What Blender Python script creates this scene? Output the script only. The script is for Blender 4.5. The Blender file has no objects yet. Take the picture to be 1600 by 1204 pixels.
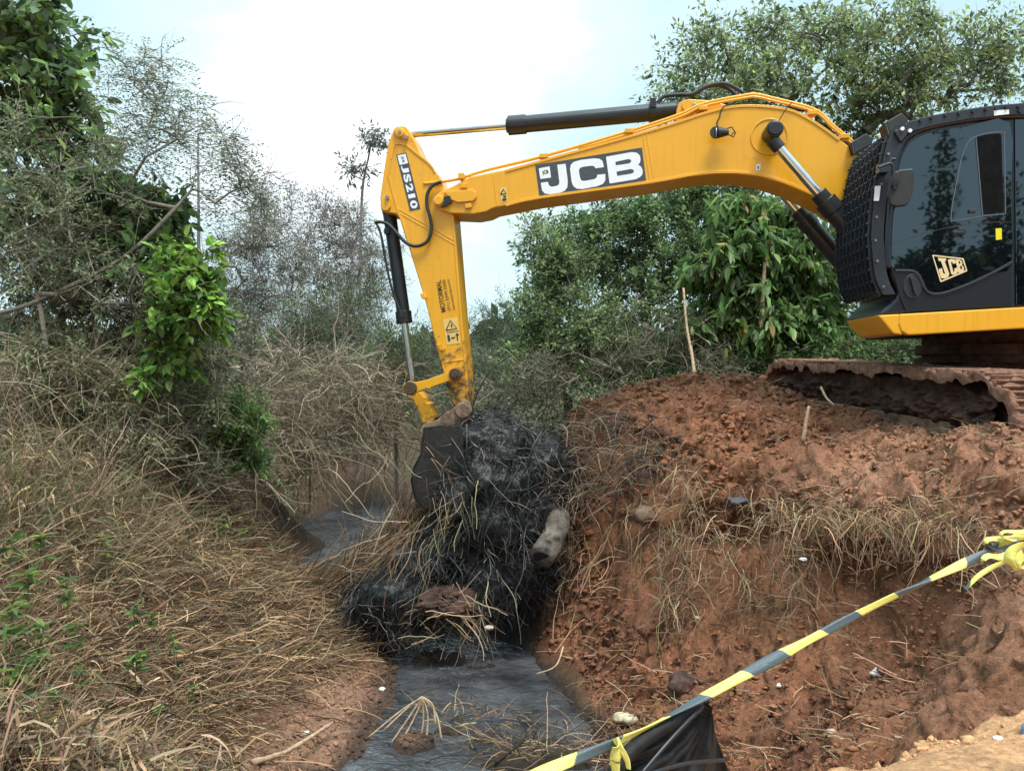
import bpy, bmesh, math, random
import numpy as np
from mathutils import Vector
from mathutils.geometry import tessellate_polygon
R = math.radians
S = bpy.context.scene
COL = S.collection
rng = np.random.default_rng(7)
random.seed(7)

# ------------------------------------------------------------------ camera, world, sun, exposure
EYE = 1.6
PITCH = 1.527
cam_d = bpy.data.cameras.new('camera'); cam = bpy.data.objects.new('camera', cam_d); COL.objects.link(cam)
cam_d.sensor_width = 36.0; cam_d.lens = 27.0; cam_d.clip_start = 0.05; cam_d.clip_end = 5000
cam.location = (0, 0, EYE); cam.rotation_euler = (R(90 - PITCH), 0, 0)
S.camera = cam
S.view_settings.view_transform = 'Standard'; S.view_settings.look = 'None'
S.view_settings.exposure = 0.43; S.view_settings.gamma = 1.0

SUN_EL, SUN_AZ = 67.0, 150.0      # degrees; azimuth clockwise from +Y (behind the camera, to the right)
wd = bpy.data.worlds.new('World'); S.world = wd; wd.use_nodes = True
nt = wd.node_tree; nt.nodes.clear()
def N(tree, typ, **kw):
    n = tree.nodes.new(typ)
    for k, v in kw.items():
        if k in n.inputs: n.inputs[k].default_value = v
        else: setattr(n, k, v)
    return n
out = N(nt, 'ShaderNodeOutputWorld'); bg = N(nt, 'ShaderNodeBackground', Strength=0.1)
sky = N(nt, 'ShaderNodeTexSky'); sky.sky_type = 'NISHITA'; sky.sun_disc = False
sky.sun_elevation = R(SUN_EL); sky.sun_rotation = R(SUN_AZ); sky.air_density = 1.2; sky.dust_density = 2.0
tc = N(nt, 'ShaderNodeTexCoord'); sep = N(nt, 'ShaderNodeSeparateXYZ')
mp = N(nt, 'ShaderNodeMapping'); mp.inputs['Scale'].default_value = (1.0, 1.0, 2.6); mp.inputs['Location'].default_value = (0.35, 0.1, 0.2)
nz = N(nt, 'ShaderNodeTexNoise', Scale=2.1, Detail=6.0, Roughness=0.55)
# the cloud is thinnest, and whitest, round one bearing (up and to the left of the view); bluer away from it
dt = N(nt, 'ShaderNodeVectorMath', operation='DOT_PRODUCT'); _g = Vector((-0.17, 0.92, 0.34)).normalized(); dt.inputs[1].default_value = _g
gm = N(nt, 'ShaderNodeMapRange'); gm.inputs['From Min'].default_value = 0.935; gm.inputs['From Max'].default_value = 1.0; gm.inputs['To Min'].default_value = 0.0; gm.inputs['To Max'].default_value = 0.40; gm.clamp = True
ga = N(nt, 'ShaderNodeMath', operation='ADD')
cr = N(nt, 'ShaderNodeValToRGB')
cr.color_ramp.elements[0].position = 0.53; cr.color_ramp.elements[0].color = (5.5, 7.7, 8.3, 1)
cr.color_ramp.elements[1].position = 0.96; cr.color_ramp.elements[1].color = (12.0, 12.1, 12.3, 1)
_e = cr.color_ramp.elements.new(0.78); _e.color = (7.4, 9.2, 9.7, 1)
gr = N(nt, 'ShaderNodeMapRange'); gr.inputs['From Min'].default_value = 0.42; gr.inputs['From Max'].default_value = 0.95
gr.inputs['To Min'].default_value = 1.0; gr.inputs['To Max'].default_value = 2.5
mul = N(nt, 'ShaderNodeVectorMath', operation='SCALE')
mx = N(nt, 'ShaderNodeMix', data_type='RGBA'); mx.inputs[0].default_value = 0.84
l = nt.links.new
l(tc.outputs['Generated'], mp.inputs['Vector']); l(mp.outputs[0], nz.inputs['Vector']); l(tc.outputs['Generated'], dt.inputs[0]); l(dt.outputs['Value'], gm.inputs['Value']); l(nz.outputs['Fac'], ga.inputs[0]); l(gm.outputs[0], ga.inputs[1]); l(ga.outputs[0], cr.inputs[0])
l(tc.outputs['Generated'], sep.inputs[0]); l(sep.outputs['Z'], gr.inputs['Value'])
l(cr.outputs[0], mul.inputs[0]); l(gr.outputs[0], mul.inputs['Scale'])
l(sky.outputs[0], mx.inputs[6]); l(mul.outputs[0], mx.inputs[7]); l(mx.outputs[2], bg.inputs['Color']); l(bg.outputs[0], out.inputs['Surface'])

sd = bpy.data.lights.new('sun', 'SUN'); sd.energy = 3.2; sd.angle = R(18); sd.color = (1.0, 0.96, 0.9)
so = bpy.data.objects.new('sun', sd); COL.objects.link(so); so.location = (0, 0, 30)
_s = Vector((math.sin(R(SUN_AZ)) * math.cos(R(SUN_EL)), math.cos(R(SUN_AZ)) * math.cos(R(SUN_EL)), math.sin(R(SUN_EL))))
so.rotation_euler = (-_s).to_track_quat('-Z', 'Y').to_euler()

# ------------------------------------------------------------------ projection helper: a pixel of the photo at a distance -> world
FPX = 1200.0
cp, sp = math.cos(R(PITCH)), math.sin(R(PITCH))
def ray(px, py):
    dx = (px - 800) / FPX; dy = -(py - 602) / FPX
    return np.array([dx, cp + dy * sp, -sp + dy * cp])
EYEV = np.array([0, 0, EYE])
def W(px, py, Y):
    d = ray(px, py); return EYEV + d * (Y / d[1])
def nrm(v):
    v = np.asarray(v, float); return v / (np.linalg.norm(v, axis=-1, keepdims=True) + 1e-12)

# ------------------------------------------------------------------ materials
def mat(name):
    m = bpy.data.materials.new(name); m.use_nodes = True
    t = m.node_tree; b = t.nodes['Principled BSDF']; return m, t, b
def simple(name, col, rough=0.5, metal=0.0, var=0.15, scale=8.0, bump=0.0, bscale=60.0, coat=0.0, spec=0.5):
    m, t, b = mat(name)
    b.inputs['Roughness'].default_value = rough; b.inputs['Metallic'].default_value = metal
    b.inputs['Coat Weight'].default_value = coat; b.inputs['Specular IOR Level'].default_value = spec
    g = N(t, 'ShaderNodeNewGeometry')
    n = N(t, 'ShaderNodeTexNoise', Scale=scale, Detail=5.0, Roughness=0.6); t.links.new(g.outputs['Position'], n.inputs['Vector'])
    r = N(t, 'ShaderNodeMix', data_type='RGBA')
    r.inputs[6].default_value = (*[c * (1 - var) for c in col], 1); r.inputs[7].default_value = (*[min(1, c * (1 + var)) for c in col], 1)
    k_ = N(t, 'ShaderNodeMapRange'); k_.inputs['From Min'].default_value = .33; k_.inputs['From Max'].default_value = .67; t.links.new(n.outputs['Fac'], k_.inputs['Value'])
    t.links.new(k_.outputs[0], r.inputs[0]); t.links.new(r.outputs[2], b.inputs['Base Color'])
    if bump > 0:
        n2 = N(t, 'ShaderNodeTexNoise', Scale=bscale, Detail=6.0, Roughness=0.65); t.links.new(g.outputs['Position'], n2.inputs['Vector'])
        bp = N(t, 'ShaderNodeBump', Strength=bump, Distance=0.02); t.links.new(n2.outputs['Fac'], bp.inputs['Height']); t.links.new(bp.outputs[0], b.inputs['Normal'])
    return m
def dirty(name, col, dirt, rough, lo, hi, z0, z1, metal=0.0, scale=9.0, coat=0.0):
    """paint with dried mud on it: noise patches, more of them between heights z0 (full) and z1 (none)"""
    m, t, b = mat(name); g = N(t, 'ShaderNodeNewGeometry'); s = N(t, 'ShaderNodeSeparateXYZ'); t.links.new(g.outputs['Position'], s.inputs[0])
    mr = N(t, 'ShaderNodeMapRange'); t.links.new(s.outputs['Z'], mr.inputs['Value'])
    mr.inputs['From Min'].default_value = z0; mr.inputs['From Max'].default_value = z1; mr.inputs['To Min'].default_value = 0.34; mr.inputs['To Max'].default_value = 0.0
    n = N(t, 'ShaderNodeTexNoise', Scale=scale, Detail=8.0, Roughness=0.7); t.links.new(g.outputs['Position'], n.inputs['Vector'])
    ad = N(t, 'ShaderNodeMath', operation='ADD'); t.links.new(n.outputs['Fac'], ad.inputs[0]); t.links.new(mr.outputs[0], ad.inputs[1])
    rp = N(t, 'ShaderNodeMapRange'); rp.inputs['From Min'].default_value = lo; rp.inputs['From Max'].default_value = hi; t.links.new(ad.outputs[0], rp.inputs['Value'])
    n3 = N(t, 'ShaderNodeTexNoise', Scale=2.0, Detail=4.0); t.links.new(g.outputs['Position'], n3.inputs['Vector'])
    c0 = N(t, 'ShaderNodeMix', data_type='RGBA'); c0.inputs[6].default_value = (*[c * 0.9 for c in col], 1); c0.inputs[7].default_value = (*[min(1, c * 1.08) for c in col], 1)
    t.links.new(n3.outputs['Fac'], c0.inputs[0])
    ms_ = N(t, 'ShaderNodeMapping'); ms_.inputs['Scale'].default_value = (26, 26, 1.6); t.links.new(g.outputs['Position'], ms_.inputs['Vector']); n4 = N(t, 'ShaderNodeTexNoise', Scale=1.0, Detail=6.0, Roughness=0.7); t.links.new(ms_.outputs[0], n4.inputs['Vector'])
    k4 = N(t, 'ShaderNodeMapRange'); k4.inputs['From Min'].default_value = .5; k4.inputs['From Max'].default_value = .78; k4.inputs['To Max'].default_value = .42; t.links.new(n4.outputs['Fac'], k4.inputs['Value'])
    c1 = N(t, 'ShaderNodeMix', data_type='RGBA'); t.links.new(k4.outputs[0], c1.inputs[0]); t.links.new(c0.outputs[2], c1.inputs[6]); c1.inputs[7].default_value = (*[c * .55 + d * .25 for c, d in zip(col, dirt)], 1); c0 = c1
    mxx = N(t, 'ShaderNodeMix', data_type='RGBA'); t.links.new(rp.outputs[0], mxx.inputs[0]); t.links.new(c0.outputs[2], mxx.inputs[6]); mxx.inputs[7].default_value = (*dirt, 1)
    t.links.new(mxx.outputs[2], b.inputs['Base Color'])
    rr = N(t, 'ShaderNodeMapRange'); rr.inputs['To Min'].default_value = rough; rr.inputs['To Max'].default_value = 0.85; t.links.new(rp.outputs[0], rr.inputs['Value'])
    t.links.new(rr.outputs[0], b.inputs['Roughness']); b.inputs['Metallic'].default_value = metal; b.inputs['Coat Weight'].default_value = coat
    bp = N(t, 'ShaderNodeBump', Strength=0.35, Distance=0.01); t.links.new(rp.outputs[0], bp.inputs['Height']); t.links.new(bp.outputs[0], b.inputs['Normal'])
    return m
def attr_mat(name, rough=0.6, transl=0.0, bump=0.0, bscale=40.0, wet=False, spec=0.4, var=0.0, vscale=30.0):
    """colour from the mesh's own per-leaf / per-patch colour attribute"""
    m, t, b = mat(name); a = N(t, 'ShaderNodeAttribute', attribute_name='Col')
    b.inputs['Roughness'].default_value = rough; b.inputs['Specular IOR Level'].default_value = spec
    csock = a.outputs['Color']
    g = N(t, 'ShaderNodeNewGeometry')
    if var > 0:
        n = N(t, 'ShaderNodeTexNoise', Scale=vscale, Detail=8.0, Roughness=0.7); t.links.new(g.outputs['Position'], n.inputs['Vector'])
        mr = N(t, 'ShaderNodeMapRange'); mr.inputs['From Min'].default_value = 0.3; mr.inputs['From Max'].default_value = 0.7
        mr.inputs['To Min'].default_value = 1 - var; mr.inputs['To Max'].default_value = 1 + var; t.links.new(n.outputs['Fac'], mr.inputs['Value'])
        sc = N(t, 'ShaderNodeVectorMath', operation='SCALE'); t.links.new(csock, sc.inputs[0]); t.links.new(mr.outputs[0], sc.inputs['Scale']); csock = sc.outputs[0]
    t.links.new(csock, b.inputs['Base Color'])
    if bump > 0:
        n2 = N(t, 'ShaderNodeTexNoise', Scale=bscale, Detail=8.0, Roughness=0.7); t.links.new(g.outputs['Position'], n2.inputs['Vector'])
        bp = N(t, 'ShaderNodeBump', Strength=bump, Distance=0.03); t.links.new(n2.outputs['Fac'], bp.inputs['Height']); t.links.new(bp.outputs[0], b.inputs['Normal'])
    if wet:
        t.links.new(a.outputs['Alpha'], b.inputs['Roughness'])
    if transl > 0:
        o = t.nodes['Material Output']; tr = N(t, 'ShaderNodeBsdfTranslucent'); t.links.new(a.outputs['Color'], tr.inputs['Color'])
        ms = N(t, 'ShaderNodeMixShader'); ms.inputs[0].default_value = transl
        t.links.new(b.outputs[0], ms.inputs[1]); t.links.new(tr.outputs[0], ms.inputs[2]); t.links.new(ms.outputs[0], o.inputs['Surface'])
    return m

YEL = (0.76, 0.355, 0.010)
M = {}
M['yellow'] = dirty('yellow_paint', YEL, (0.40, 0.17, 0.03), 0.38, 0.60, 0.90, -1.5, -0.6, coat=0.25, scale=4.0)
M['yellow_arm'] = dirty('yellow_paint_arm', YEL, (0.085, 0.045, 0.026), 0.38, 0.62, 0.80, 1.0, 2.2, coat=0.25, scale=11.0)
M['yellow_mud'] = dirty('yellow_paint_muddy', YEL, (0.12, 0.06, 0.035), 0.42, 0.78, 0.95, 1.0, 2.0, scale=14.0)
M['yellow_skirt'] = dirty('yellow_skirt', (0.80, 0.38, 0.02), (0.10, 0.05, 0.02), 0.35, 0.68, 0.80, 1.5, 1.6, coat=0.3, scale=7.0)
M['black_steel'] = simple('black_steel', (0.012, 0.014, 0.019), 0.38, 0.0, 0.3, 6, 0.05, 80, spec=0.5)
M['black_rubber'] = simple('black_rubber', (0.018, 0.018, 0.02), 0.55, 0, 0.3, 12)
M['cab_paint'] = dirty('cab_paint', (0.007, 0.009, 0.016), (0.05, 0.04, 0.035), 0.32, 0.72, 0.95, 1.6, 2.0, coat=0.1, scale=14)
M['guard'] = simple('guard_steel', (0.016, 0.019, 0.028), 0.42, 0.0, 0.3, 9)
M['bolt'] = simple('bolt_steel', (0.25, 0.26, 0.28), 0.35, 0.8, 0.2, 20)
M['chrome'] = simple('chrome_rod', (0.62, 0.63, 0.65), 0.16, 1.0, 0.08, 5)
M['glass'] = simple('dark_glass', (0.003, 0.004, 0.006), 0.02, 0.0, 0.1, 3)
M['glass2'] = simple('dark_glass_pane', (0.006, 0.008, 0.011), 0.03, 0.0, 0.1, 3)
for _k in ('glass', 'glass2'):
    _b = M[_k].node_tree.nodes['Principled BSDF']; _b.inputs['IOR'].default_value = 1.95; _b.inputs['Specular Tint'].default_value = (.78, .88, 1.0, 1)
M['interior'] = simple('cab_interior', (0.006, 0.006, 0.007), 0.9, 0, 0.4, 10, spec=0.1)
M['decal_grey'] = simple('decal_grey', (0.055, 0.062, 0.075), 0.35, 0, 0.12, 30)
M['decal_white'] = simple('decal_white', (0.78, 0.79, 0.84), 0.4, 0, 0.05, 20)
M['decal_cream'] = simple('decal_cream', (0.72, 0.55, 0.32), 0.4, 0, 0.06, 20)
M['decal_ink'] = simple('decal_ink', (0.03, 0.025, 0.02), 0.5, 0, 0.1, 20)
M['decal_pale'] = simple('decal_pale_yellow', (0.72, 0.47, 0.14), 0.5, 0, 0.1, 40)
M['sticker'] = simple('sticker_yellow', (0.75, 0.62, 0.01), 0.4, 0, 0.05, 20)
M['track_mud'] = simple('track_mud', (0.20, 0.105, 0.072), 0.9, 0, 0.5, 14, 0.9, 34, spec=0.15)
M['frame_mud'] = simple('frame_mud', (0.060, 0.032, 0.024), 0.85, 0, 0.55, 11, 1.0, 30, spec=0.2)
M['frame_bare'] = simple('frame_bare', (0.16, 0.10, 0.07), 0.7, 0, 0.6, 8, 0.4, 40, spec=0.2)
M['bucket'] = dirty('bucket_steel', (0.013, 0.011, 0.010), (0.05, 0.03, 0.021), 0.6, 0.48, 0.72, -1.4, -1.0, metal=0.0, scale=8)
M['ear_mud'] = dirty('muddy_casting', (0.26, 0.16, 0.10), (0.045, 0.032, 0.026), 0.7, 0.42, 0.66, -5, -4, scale=17)
M['pin'] = simple('pin_steel', (0.10, 0.06, 0.04), 0.5, 0.5, 0.4, 30)
M['lens'] = simple('lamp_lens', (0.45, 0.47, 0.48), 0.12, 0.3, 0.1, 30)
M['leaf'] = attr_mat('leaf', 0.45, 0.5)
M['leaf_far'] = attr_mat('leaf_far', 0.6, 0.48)
M['straw'] = attr_mat('straw', 0.7, 0.15, spec=0.25)
M['wetstraw'] = attr_mat('wet_roots', 0.4, 0.0, spec=0.5)
M['bark'] = attr_mat('bark', 0.85, 0.0, 0.4, 60, spec=0.2, var=0.35, vscale=25)
M['soil'] = attr_mat('soil', 0.8, 0.0, 1.0, 60, wet=True, spec=0.25, var=0.55, vscale=24)
M['clod'] = attr_mat('clod', 0.85, 0.0, 0.6, 55, spec=0.2, var=0.3, vscale=30)
M['black_mud'] = simple('black_mud', (0.010, 0.0095, 0.0095), 0.46, 0, 0.6, 9, 0.55, 16, spec=0.5)

# ------------------------------------------------------------------ object helpers
def tag(o, label=None, cat=None, group=None, kind=None):
    if label: o['label'] = label
    if cat: o['category'] = cat
    if group: o['group'] = group
    if kind: o['kind'] = kind
    return o
def thing(name, loc, label, cat, group=None):
    o = bpy.data.objects.new(name, None); COL.objects.link(o); o.location = tuple(float(c) for c in loc); o.empty_display_size = 0.2
    return tag(o, label, cat, group)
ORIG = {}
def mesh_np(name, V, F, m, parent=None, smooth=False, col=None, origin=None, uv=None):
    """V (n,3) world coordinates; F list of index tuples or an (m,k) int array"""
    V = np.asarray(V, float)
    if parent is not None: o0 = ORIG.get(parent.name, np.array(parent.location))
    else: o0 = np.array(origin if origin is not None else (V.min(0) + V.max(0)) / 2 * np.array([1, 1, 0]) + np.array([0, 0, V[:, 2].min()]))
    me = bpy.data.meshes.new(name)
    if isinstance(F, np.ndarray):
        k = F.shape[1]; nf = len(F)
        me.vertices.add(len(V)); me.vertices.foreach_set('co', (V - o0).astype(np.float32).ravel())
        me.loops.add(nf * k); me.loops.foreach_set('vertex_index', F.astype(np.int32).ravel())
        me.polygons.add(nf); me.polygons.foreach_set('loop_start', np.arange(0, nf * k, k, dtype=np.int32))
        try: me.polygons.foreach_set('loop_total', np.full(nf, k, dtype=np.int32))
        except Exception: pass
        me.update(calc_edges=True)
    else:
        me.from_pydata((V - o0).tolist(), [], [tuple(int(i) for i in f) for f in F])
    me.validate()
    if smooth: me.polygons.foreach_set('use_smooth', np.ones(len(me.polygons), dtype=bool))
    if col is not None:
        c = np.ones((len(V), 4), np.float32); c[:, :col.shape[1]] = col
        a = me.color_attributes.new('Col', 'FLOAT_COLOR', 'POINT'); a.data.foreach_set('color', c.ravel())
    if uv is not None:
        ul = me.uv_layers.new(name='UVMap'); vi = np.zeros(len(me.loops), np.int32); me.loops.foreach_get('vertex_index', vi)
        ul.data.foreach_set('uv', np.asarray(uv, np.float32)[vi].ravel())
    o = bpy.data.objects.new(name, me); COL.objects.link(o); me.materials.append(m)
    if parent is not None: o.parent = parent; ORIG[o.name] = o0
    else: o.location = tuple(o0)
    return o
class MB:
    def __init__(s): s.V = []; s.F = []
    def add(s, V, F):
        n = len(s.V); s.V += [tuple(float(c) for c in v) for v in V]; s.F += [tuple(i + n for i in f) for f in F]; return s
    def box(s, c, ax, ay, az):
        c, ax, ay, az = map(np.asarray, (c, ax, ay, az))
        V = [c + i * ax + j * ay + k * az for k in (-1, 1) for j in (-1, 1) for i in (-1, 1)]
        return s.add(V, [(0, 2, 3, 1), (4, 5, 7, 6), (0, 1, 5, 4), (2, 6, 7, 3), (0, 4, 6, 2), (1, 3, 7, 5)])
    def prism(s, near, off):
        near = [np.asarray(p, float) for p in near]; n = len(near); off = np.asarray(off)
        V = near + [p + off for p in near]
        F = [tuple(range(n)), tuple(range(2 * n - 1, n - 1, -1))] + [(i, i + n, (i + 1) % n + n, (i + 1) % n) for i in range(n)]
        return s.add(V, F)
    def cyl(s, p, q, r, r2=None, n=20):
        p, q = np.asarray(p, float), np.asarray(q, float); r2 = r if r2 is None else r2
        d = nrm(q - p); a = nrm(np.cross(d, [0.31, 0.2, 0.93])); b = np.cross(d, a)
        A = [p + r * (math.cos(t) * a + math.sin(t) * b) for t in np.linspace(0, 2 * math.pi, n, endpoint=False)]
        B = [q + r2 * (math.cos(t) * a + math.sin(t) * b) for t in np.linspace(0, 2 * math.pi, n, endpoint=False)]
        return s.add(A + B, [(i, (i + 1) % n, (i + 1) % n + n, i + n) for i in range(n)] + [tuple(range(n - 1, -1, -1)), tuple(range(n, 2 * n))])
    def tube(s, P, r, n=8):
        P = np.asarray(P, float); k = len(P); rr = np.full(k, r) if np.isscalar(r) else np.asarray(r)
        T = np.gradient(P, axis=0); T = nrm(T); a = nrm(np.cross(T[0], [0.31, 0.2, 0.93])); V = []
        for i in range(k):
            a = nrm(a - T[i] * np.dot(a, T[i])); b = np.cross(T[i], a)
            V += [P[i] + rr[i] * (math.cos(t) * a + math.sin(t) * b) for t in np.linspace(0, 2 * math.pi, n, endpoint=False)]
        F = [(i * n + j, i * n + (j + 1) % n, (i + 1) * n + (j + 1) % n, (i + 1) * n + j) for i in range(k - 1) for j in range(n)]
        F += [tuple(range(n - 1, -1, -1)), tuple(range((k - 1) * n, k * n))]
        return s.add(V, F)
    def poly(s, loops):
        """flat polygon with holes, loops of 3D points"""
        vs = [Vector(p) for lp in loops for p in lp]
        tris = tessellate_polygon([[Vector(p) for p in lp] for lp in loops])
        return s.add([tuple(v) for v in vs], [tuple(t) for t in tris])
    def build_each(s, name, m, parent=None, **kw):
        """every separate piece becomes an object of its own"""
        par = list(range(len(s.V)))
        def find(a):
            while par[a] != a: par[a] = par[par[a]]; a = par[a]
            return a
        for f in s.F:
            for i in f[1:]: par[find(i)] = find(f[0])
        groups = {}
        for f in s.F: groups.setdefault(find(f[0]), []).append(f)
        for fs in groups.values():
            ids = sorted({i for f in fs for i in f}); mp_ = {i: k for k, i in enumerate(ids)}
            q = MB(); q.V = [s.V[i] for i in ids]; q.F = [tuple(mp_[i] for i in f) for f in fs]; q.build(name, m, parent, **kw)
    def build(s, name, m, parent=None, bevel=0.0, smooth=False, seg=2):
        o = mesh_np(name, np.array(s.V), s.F, m, parent, smooth=smooth)
        bm = bmesh.new(); bm.from_mesh(o.data); bmesh.ops.recalc_face_normals(bm, faces=bm.faces); bm.to_mesh(o.data); bm.free()
        if bevel > 0:
            md = o.modifiers.new('bevel', 'BEVEL'); md.width = bevel; md.segments = seg; md.limit_method = 'ANGLE'; md.angle_limit = R(35)
        return o
def smooth_path(P, k=8):
    P = np.asarray(P, float); n = len(P); Q = []
    for i in range(n - 1):
        p0, p1, p2, p3 = P[max(i - 1, 0)], P[i], P[i + 1], P[min(i + 2, n - 1)]
        for t in np.linspace(0, 1, k, endpoint=False):
            Q.append(0.5 * ((2 * p1) + (-p0 + p2) * t + (2 * p0 - 5 * p1 + 4 * p2 - p3) * t * t + (-p0 + 3 * p1 - 3 * p2 + p3) * t ** 3))
    Q.append(P[-1]); return np.array(Q)
_fontcache = {}
def text_polys(txt, bold=0.0):
    """(verts 2D normalised to height 1, triangles/faces, width) of a word in the built-in font"""
    cu = bpy.data.curves.new('t', 'FONT'); cu.body = txt; cu.size = 1.0; cu.offset = bold
    ob = bpy.data.objects.new('t', cu); COL.objects.link(ob); dg = bpy.context.evaluated_depsgraph_get(); dg.update()
    me = ob.evaluated_get(dg).to_mesh(); V = np.array([v.co[:] for v in me.vertices])[:, :2]; F = [tuple(p.vertices) for p in me.polygons]
    ob.evaluated_get(dg).to_mesh_clear(); bpy.data.objects.remove(ob); bpy.data.curves.remove(cu)
    V -= V.min(0); h = V[:, 1].max(); return V / V.max(0), F

# ------------------------------------------------------------------ noise
def vnoise(x, y, seed=0):
    x = np.asarray(x, float); y = np.asarray(y, float)
    xi = np.floor(x).astype(np.int64); yi = np.floor(y).astype(np.int64); xf = x - xi; yf = y - yi
    def h(a, b):
        n = (a * 374761393 + b * 668265263 + seed * 982451653) & 0x7fffffff
        n = ((n ^ (n >> 13)) * 1274126177) & 0x7fffffff
        return ((n ^ (n >> 16)) & 0xffff) / 65535.0
    u = xf * xf * xf * (xf * (6 * xf - 15) + 10); v = yf * yf * yf * (yf * (6 * yf - 15) + 10)
    a = h(xi, yi) * (1 - u) + h(xi + 1, yi) * u; b = h(xi, yi + 1) * (1 - u) + h(xi + 1, yi + 1) * u
    return a * (1 - v) + b * v - 0.5
def fbm(x, y, oct=4, seed=0, gain=0.5):
    s = 0; a = 1.0
    for i in range(oct):
        s = s + a * vnoise(x * 2 ** i + 17.3 * i, y * 2 ** i - 9.1 * i, seed + i); a *= gain
    return s

# ------------------------------------------------------------------ terrain shape
WATER_Z = EYE - 3.0
def wp(px, py, Y):
    return tuple(W(px, py, Y))
def zc(x, y, z): return (x, y, EYE + z)
CP = []
center = [(-.35, 5.3), (-.3, 6), (-.2, 7), (-.45, 8), (-1.2, 9.2), (-2.9, 12), (-2.95, 14), (-2.8, 16), (-2.4, 19), (-1.6, 23)]
for x, y in center: CP.append(zc(x, y, -3.28))
CP.append(zc(-.3, 4.2, -3.2)); CP.append(zc(-2.0, 10.4, -2.85))
for px, py in [(470, 1204), (595, 1090), (598, 1040), (585, 985), (955, 1200), (940, 1150), (912, 1095), (850, 1030), (790, 990), (420, 885), (440, 830), (520, 790), (640, 757)]:
    d = ray(px, py); t = -2.95 / d[2]; p = EYEV + d * t; CP.append(tuple(p))
for x, y in [(-1.9, 12), (-2.0, 14), (-2.0, 16), (-1.4, 19)]: CP.append(zc(x, y, -2.9))
for a in [(500, 1130, 5.9), (450, 1060, 6.6), (400, 1190, 5.0), (300, 1000, 6.5), (200, 1204, 4.4), (0, 1204, 3.7), (0, 1000, 4.9), (150, 900, 6.2), (250, 850, 7.8), (400, 900, 9.2), (480, 905, 10.3), (560, 880, 10.0), (330, 790, 9.2),
          (900, 640, 9.0), (950, 610, 9.3), (1000, 600, 9.2), (1100, 600, 9.4), (1180, 592, 9.0), (900, 700, 8.6), (1000, 690, 8.2), (1000, 760, 7.7), (1100, 680, 7.8), (1150, 780, 7.0), (1250, 700, 7.0), (1250, 640, 7.9), (1300, 790, 6.1), (1400, 720, 6.0), (1400, 800, 5.7), (1500, 700, 5.5), (1590, 708, 5.2), (1500, 790, 5.3), (1600, 840, 4.9),
          (870, 960, 8.2), (950, 900, 7.9), (900, 800, 8.3), (1000, 850, 7.5), (1100, 860, 6.9), (1050, 960, 7.0), (1150, 960, 6.6), (1250, 860, 6.15), (1250, 960, 6.15), (1380, 840, 5.6), (1390, 930, 5.6), (1400, 1000, 5.35), (1480, 900, 5.15), (1480, 1000, 5.0), (1450, 1080, 4.9),
          (1000, 1060, 6.6), (1100, 1050, 6.2), (1000, 1150, 5.8), (1200, 1100, 5.6), (1300, 1050, 5.4), (1300, 1150, 4.8), (1200, 1190, 5.0), (1100, 1204, 5.3), (1400, 1130, 4.5),
          (1560, 900, 4.6), (1530, 950, 4.6), (1510, 1020, 4.5), (1490, 1090, 4.35), (1600, 950, 4.3), (1600, 1050, 4.1), (1560, 1100, 4.0)]:
    CP.append(wp(*a))
for a in [(-5.2, 6.3, -1.3), (-4.4, 7.5, -1.3), (-4.2, 10, -1.45), (-4.3, 12.5, -1.5), (-3.9, 11.6, -2.0), (-3.6, 16.5, -2.0), (-2.8, 20, -2.1), (-5.5, 14, -1.2), (-6, 9, -1.1), (-4, 22, -1.3), (-8, 6, -1.2), (-7, 3, -1.3), (-1, 28, -1.4), (1, 22, -1.2), (0.2, 15, -1.6), (0.0, 12, -1.7), (.8, 11, -.95), (3, 12, -.9), (1.8, 10.3, -.6), (3, 10.4, -.6),
          (4.8, 7.7, -.95), (4.6, 6, -.9), (4.2, 9.8, -.85), (7, 7, -.95), (7, 5, -.95), (9, 10, -.95), (5.5, 4.6, -1.0), (3.9, 4.6, -1.0), (4.5, 3.6, -1.3),
          (2.36, 3.54, -1.6), (1.77, 3.265, -1.6), (1.26, 3.03, -1.6), (0.6, 2.72, -1.6), (2.2, 3.85, -2.0), (1.6, 3.6, -2.2), (1.0, 3.4, -2.5), (0.3, 3.1, -2.4), (2.6, 3.0, -1.6), (1.5, 2.4, -1.6), (0, 1.5, -1.6), (3.4, 3.7, -1.58), (3, 0, -1.6), (0, -3, -1.6), (-5, -3, -1.6), (6, 1, -1.5), (-.6, 3.4, -2.9), (-1.5, 2.2, -1.75), (-2.0, 3.3, -2.0), (-1.2, 4.2, -2.75)]:
    CP.append(zc(*a))
for ang in range(0, 360, 45):
    for rr in (45, 180, 900, 2200):
        CP.append((rr * math.sin(R(ang)), 8 + rr * math.cos(R(ang)), EYE - 1.3))
CP = np.array(CP)
_d = np.linalg.norm(CP[:, None, :2] - CP[None, :, :2], axis=2)
_n = len(CP); _A = np.zeros((_n + 1, _n + 1)); _A[:_n, :_n] = -_d + np.eye(_n) * 0.03; _A[_n, :_n] = 1; _A[:_n, _n] = 1
_w = np.linalg.solve(_A, np.append(CP[:, 2], 0))
def base_z(x, y):
    x = np.ravel(x).astype(float); y = np.ravel(y).astype(float); o = np.empty(len(x))
    for i in range(0, len(x), 20000):
        dd = np.hypot(x[i:i + 20000, None] - CP[None, :, 0], y[i:i + 20000, None] - CP[None, :, 1]); o[i:i + 20000] = -dd @ _w[:_n] + _w[_n]
    return o
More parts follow.
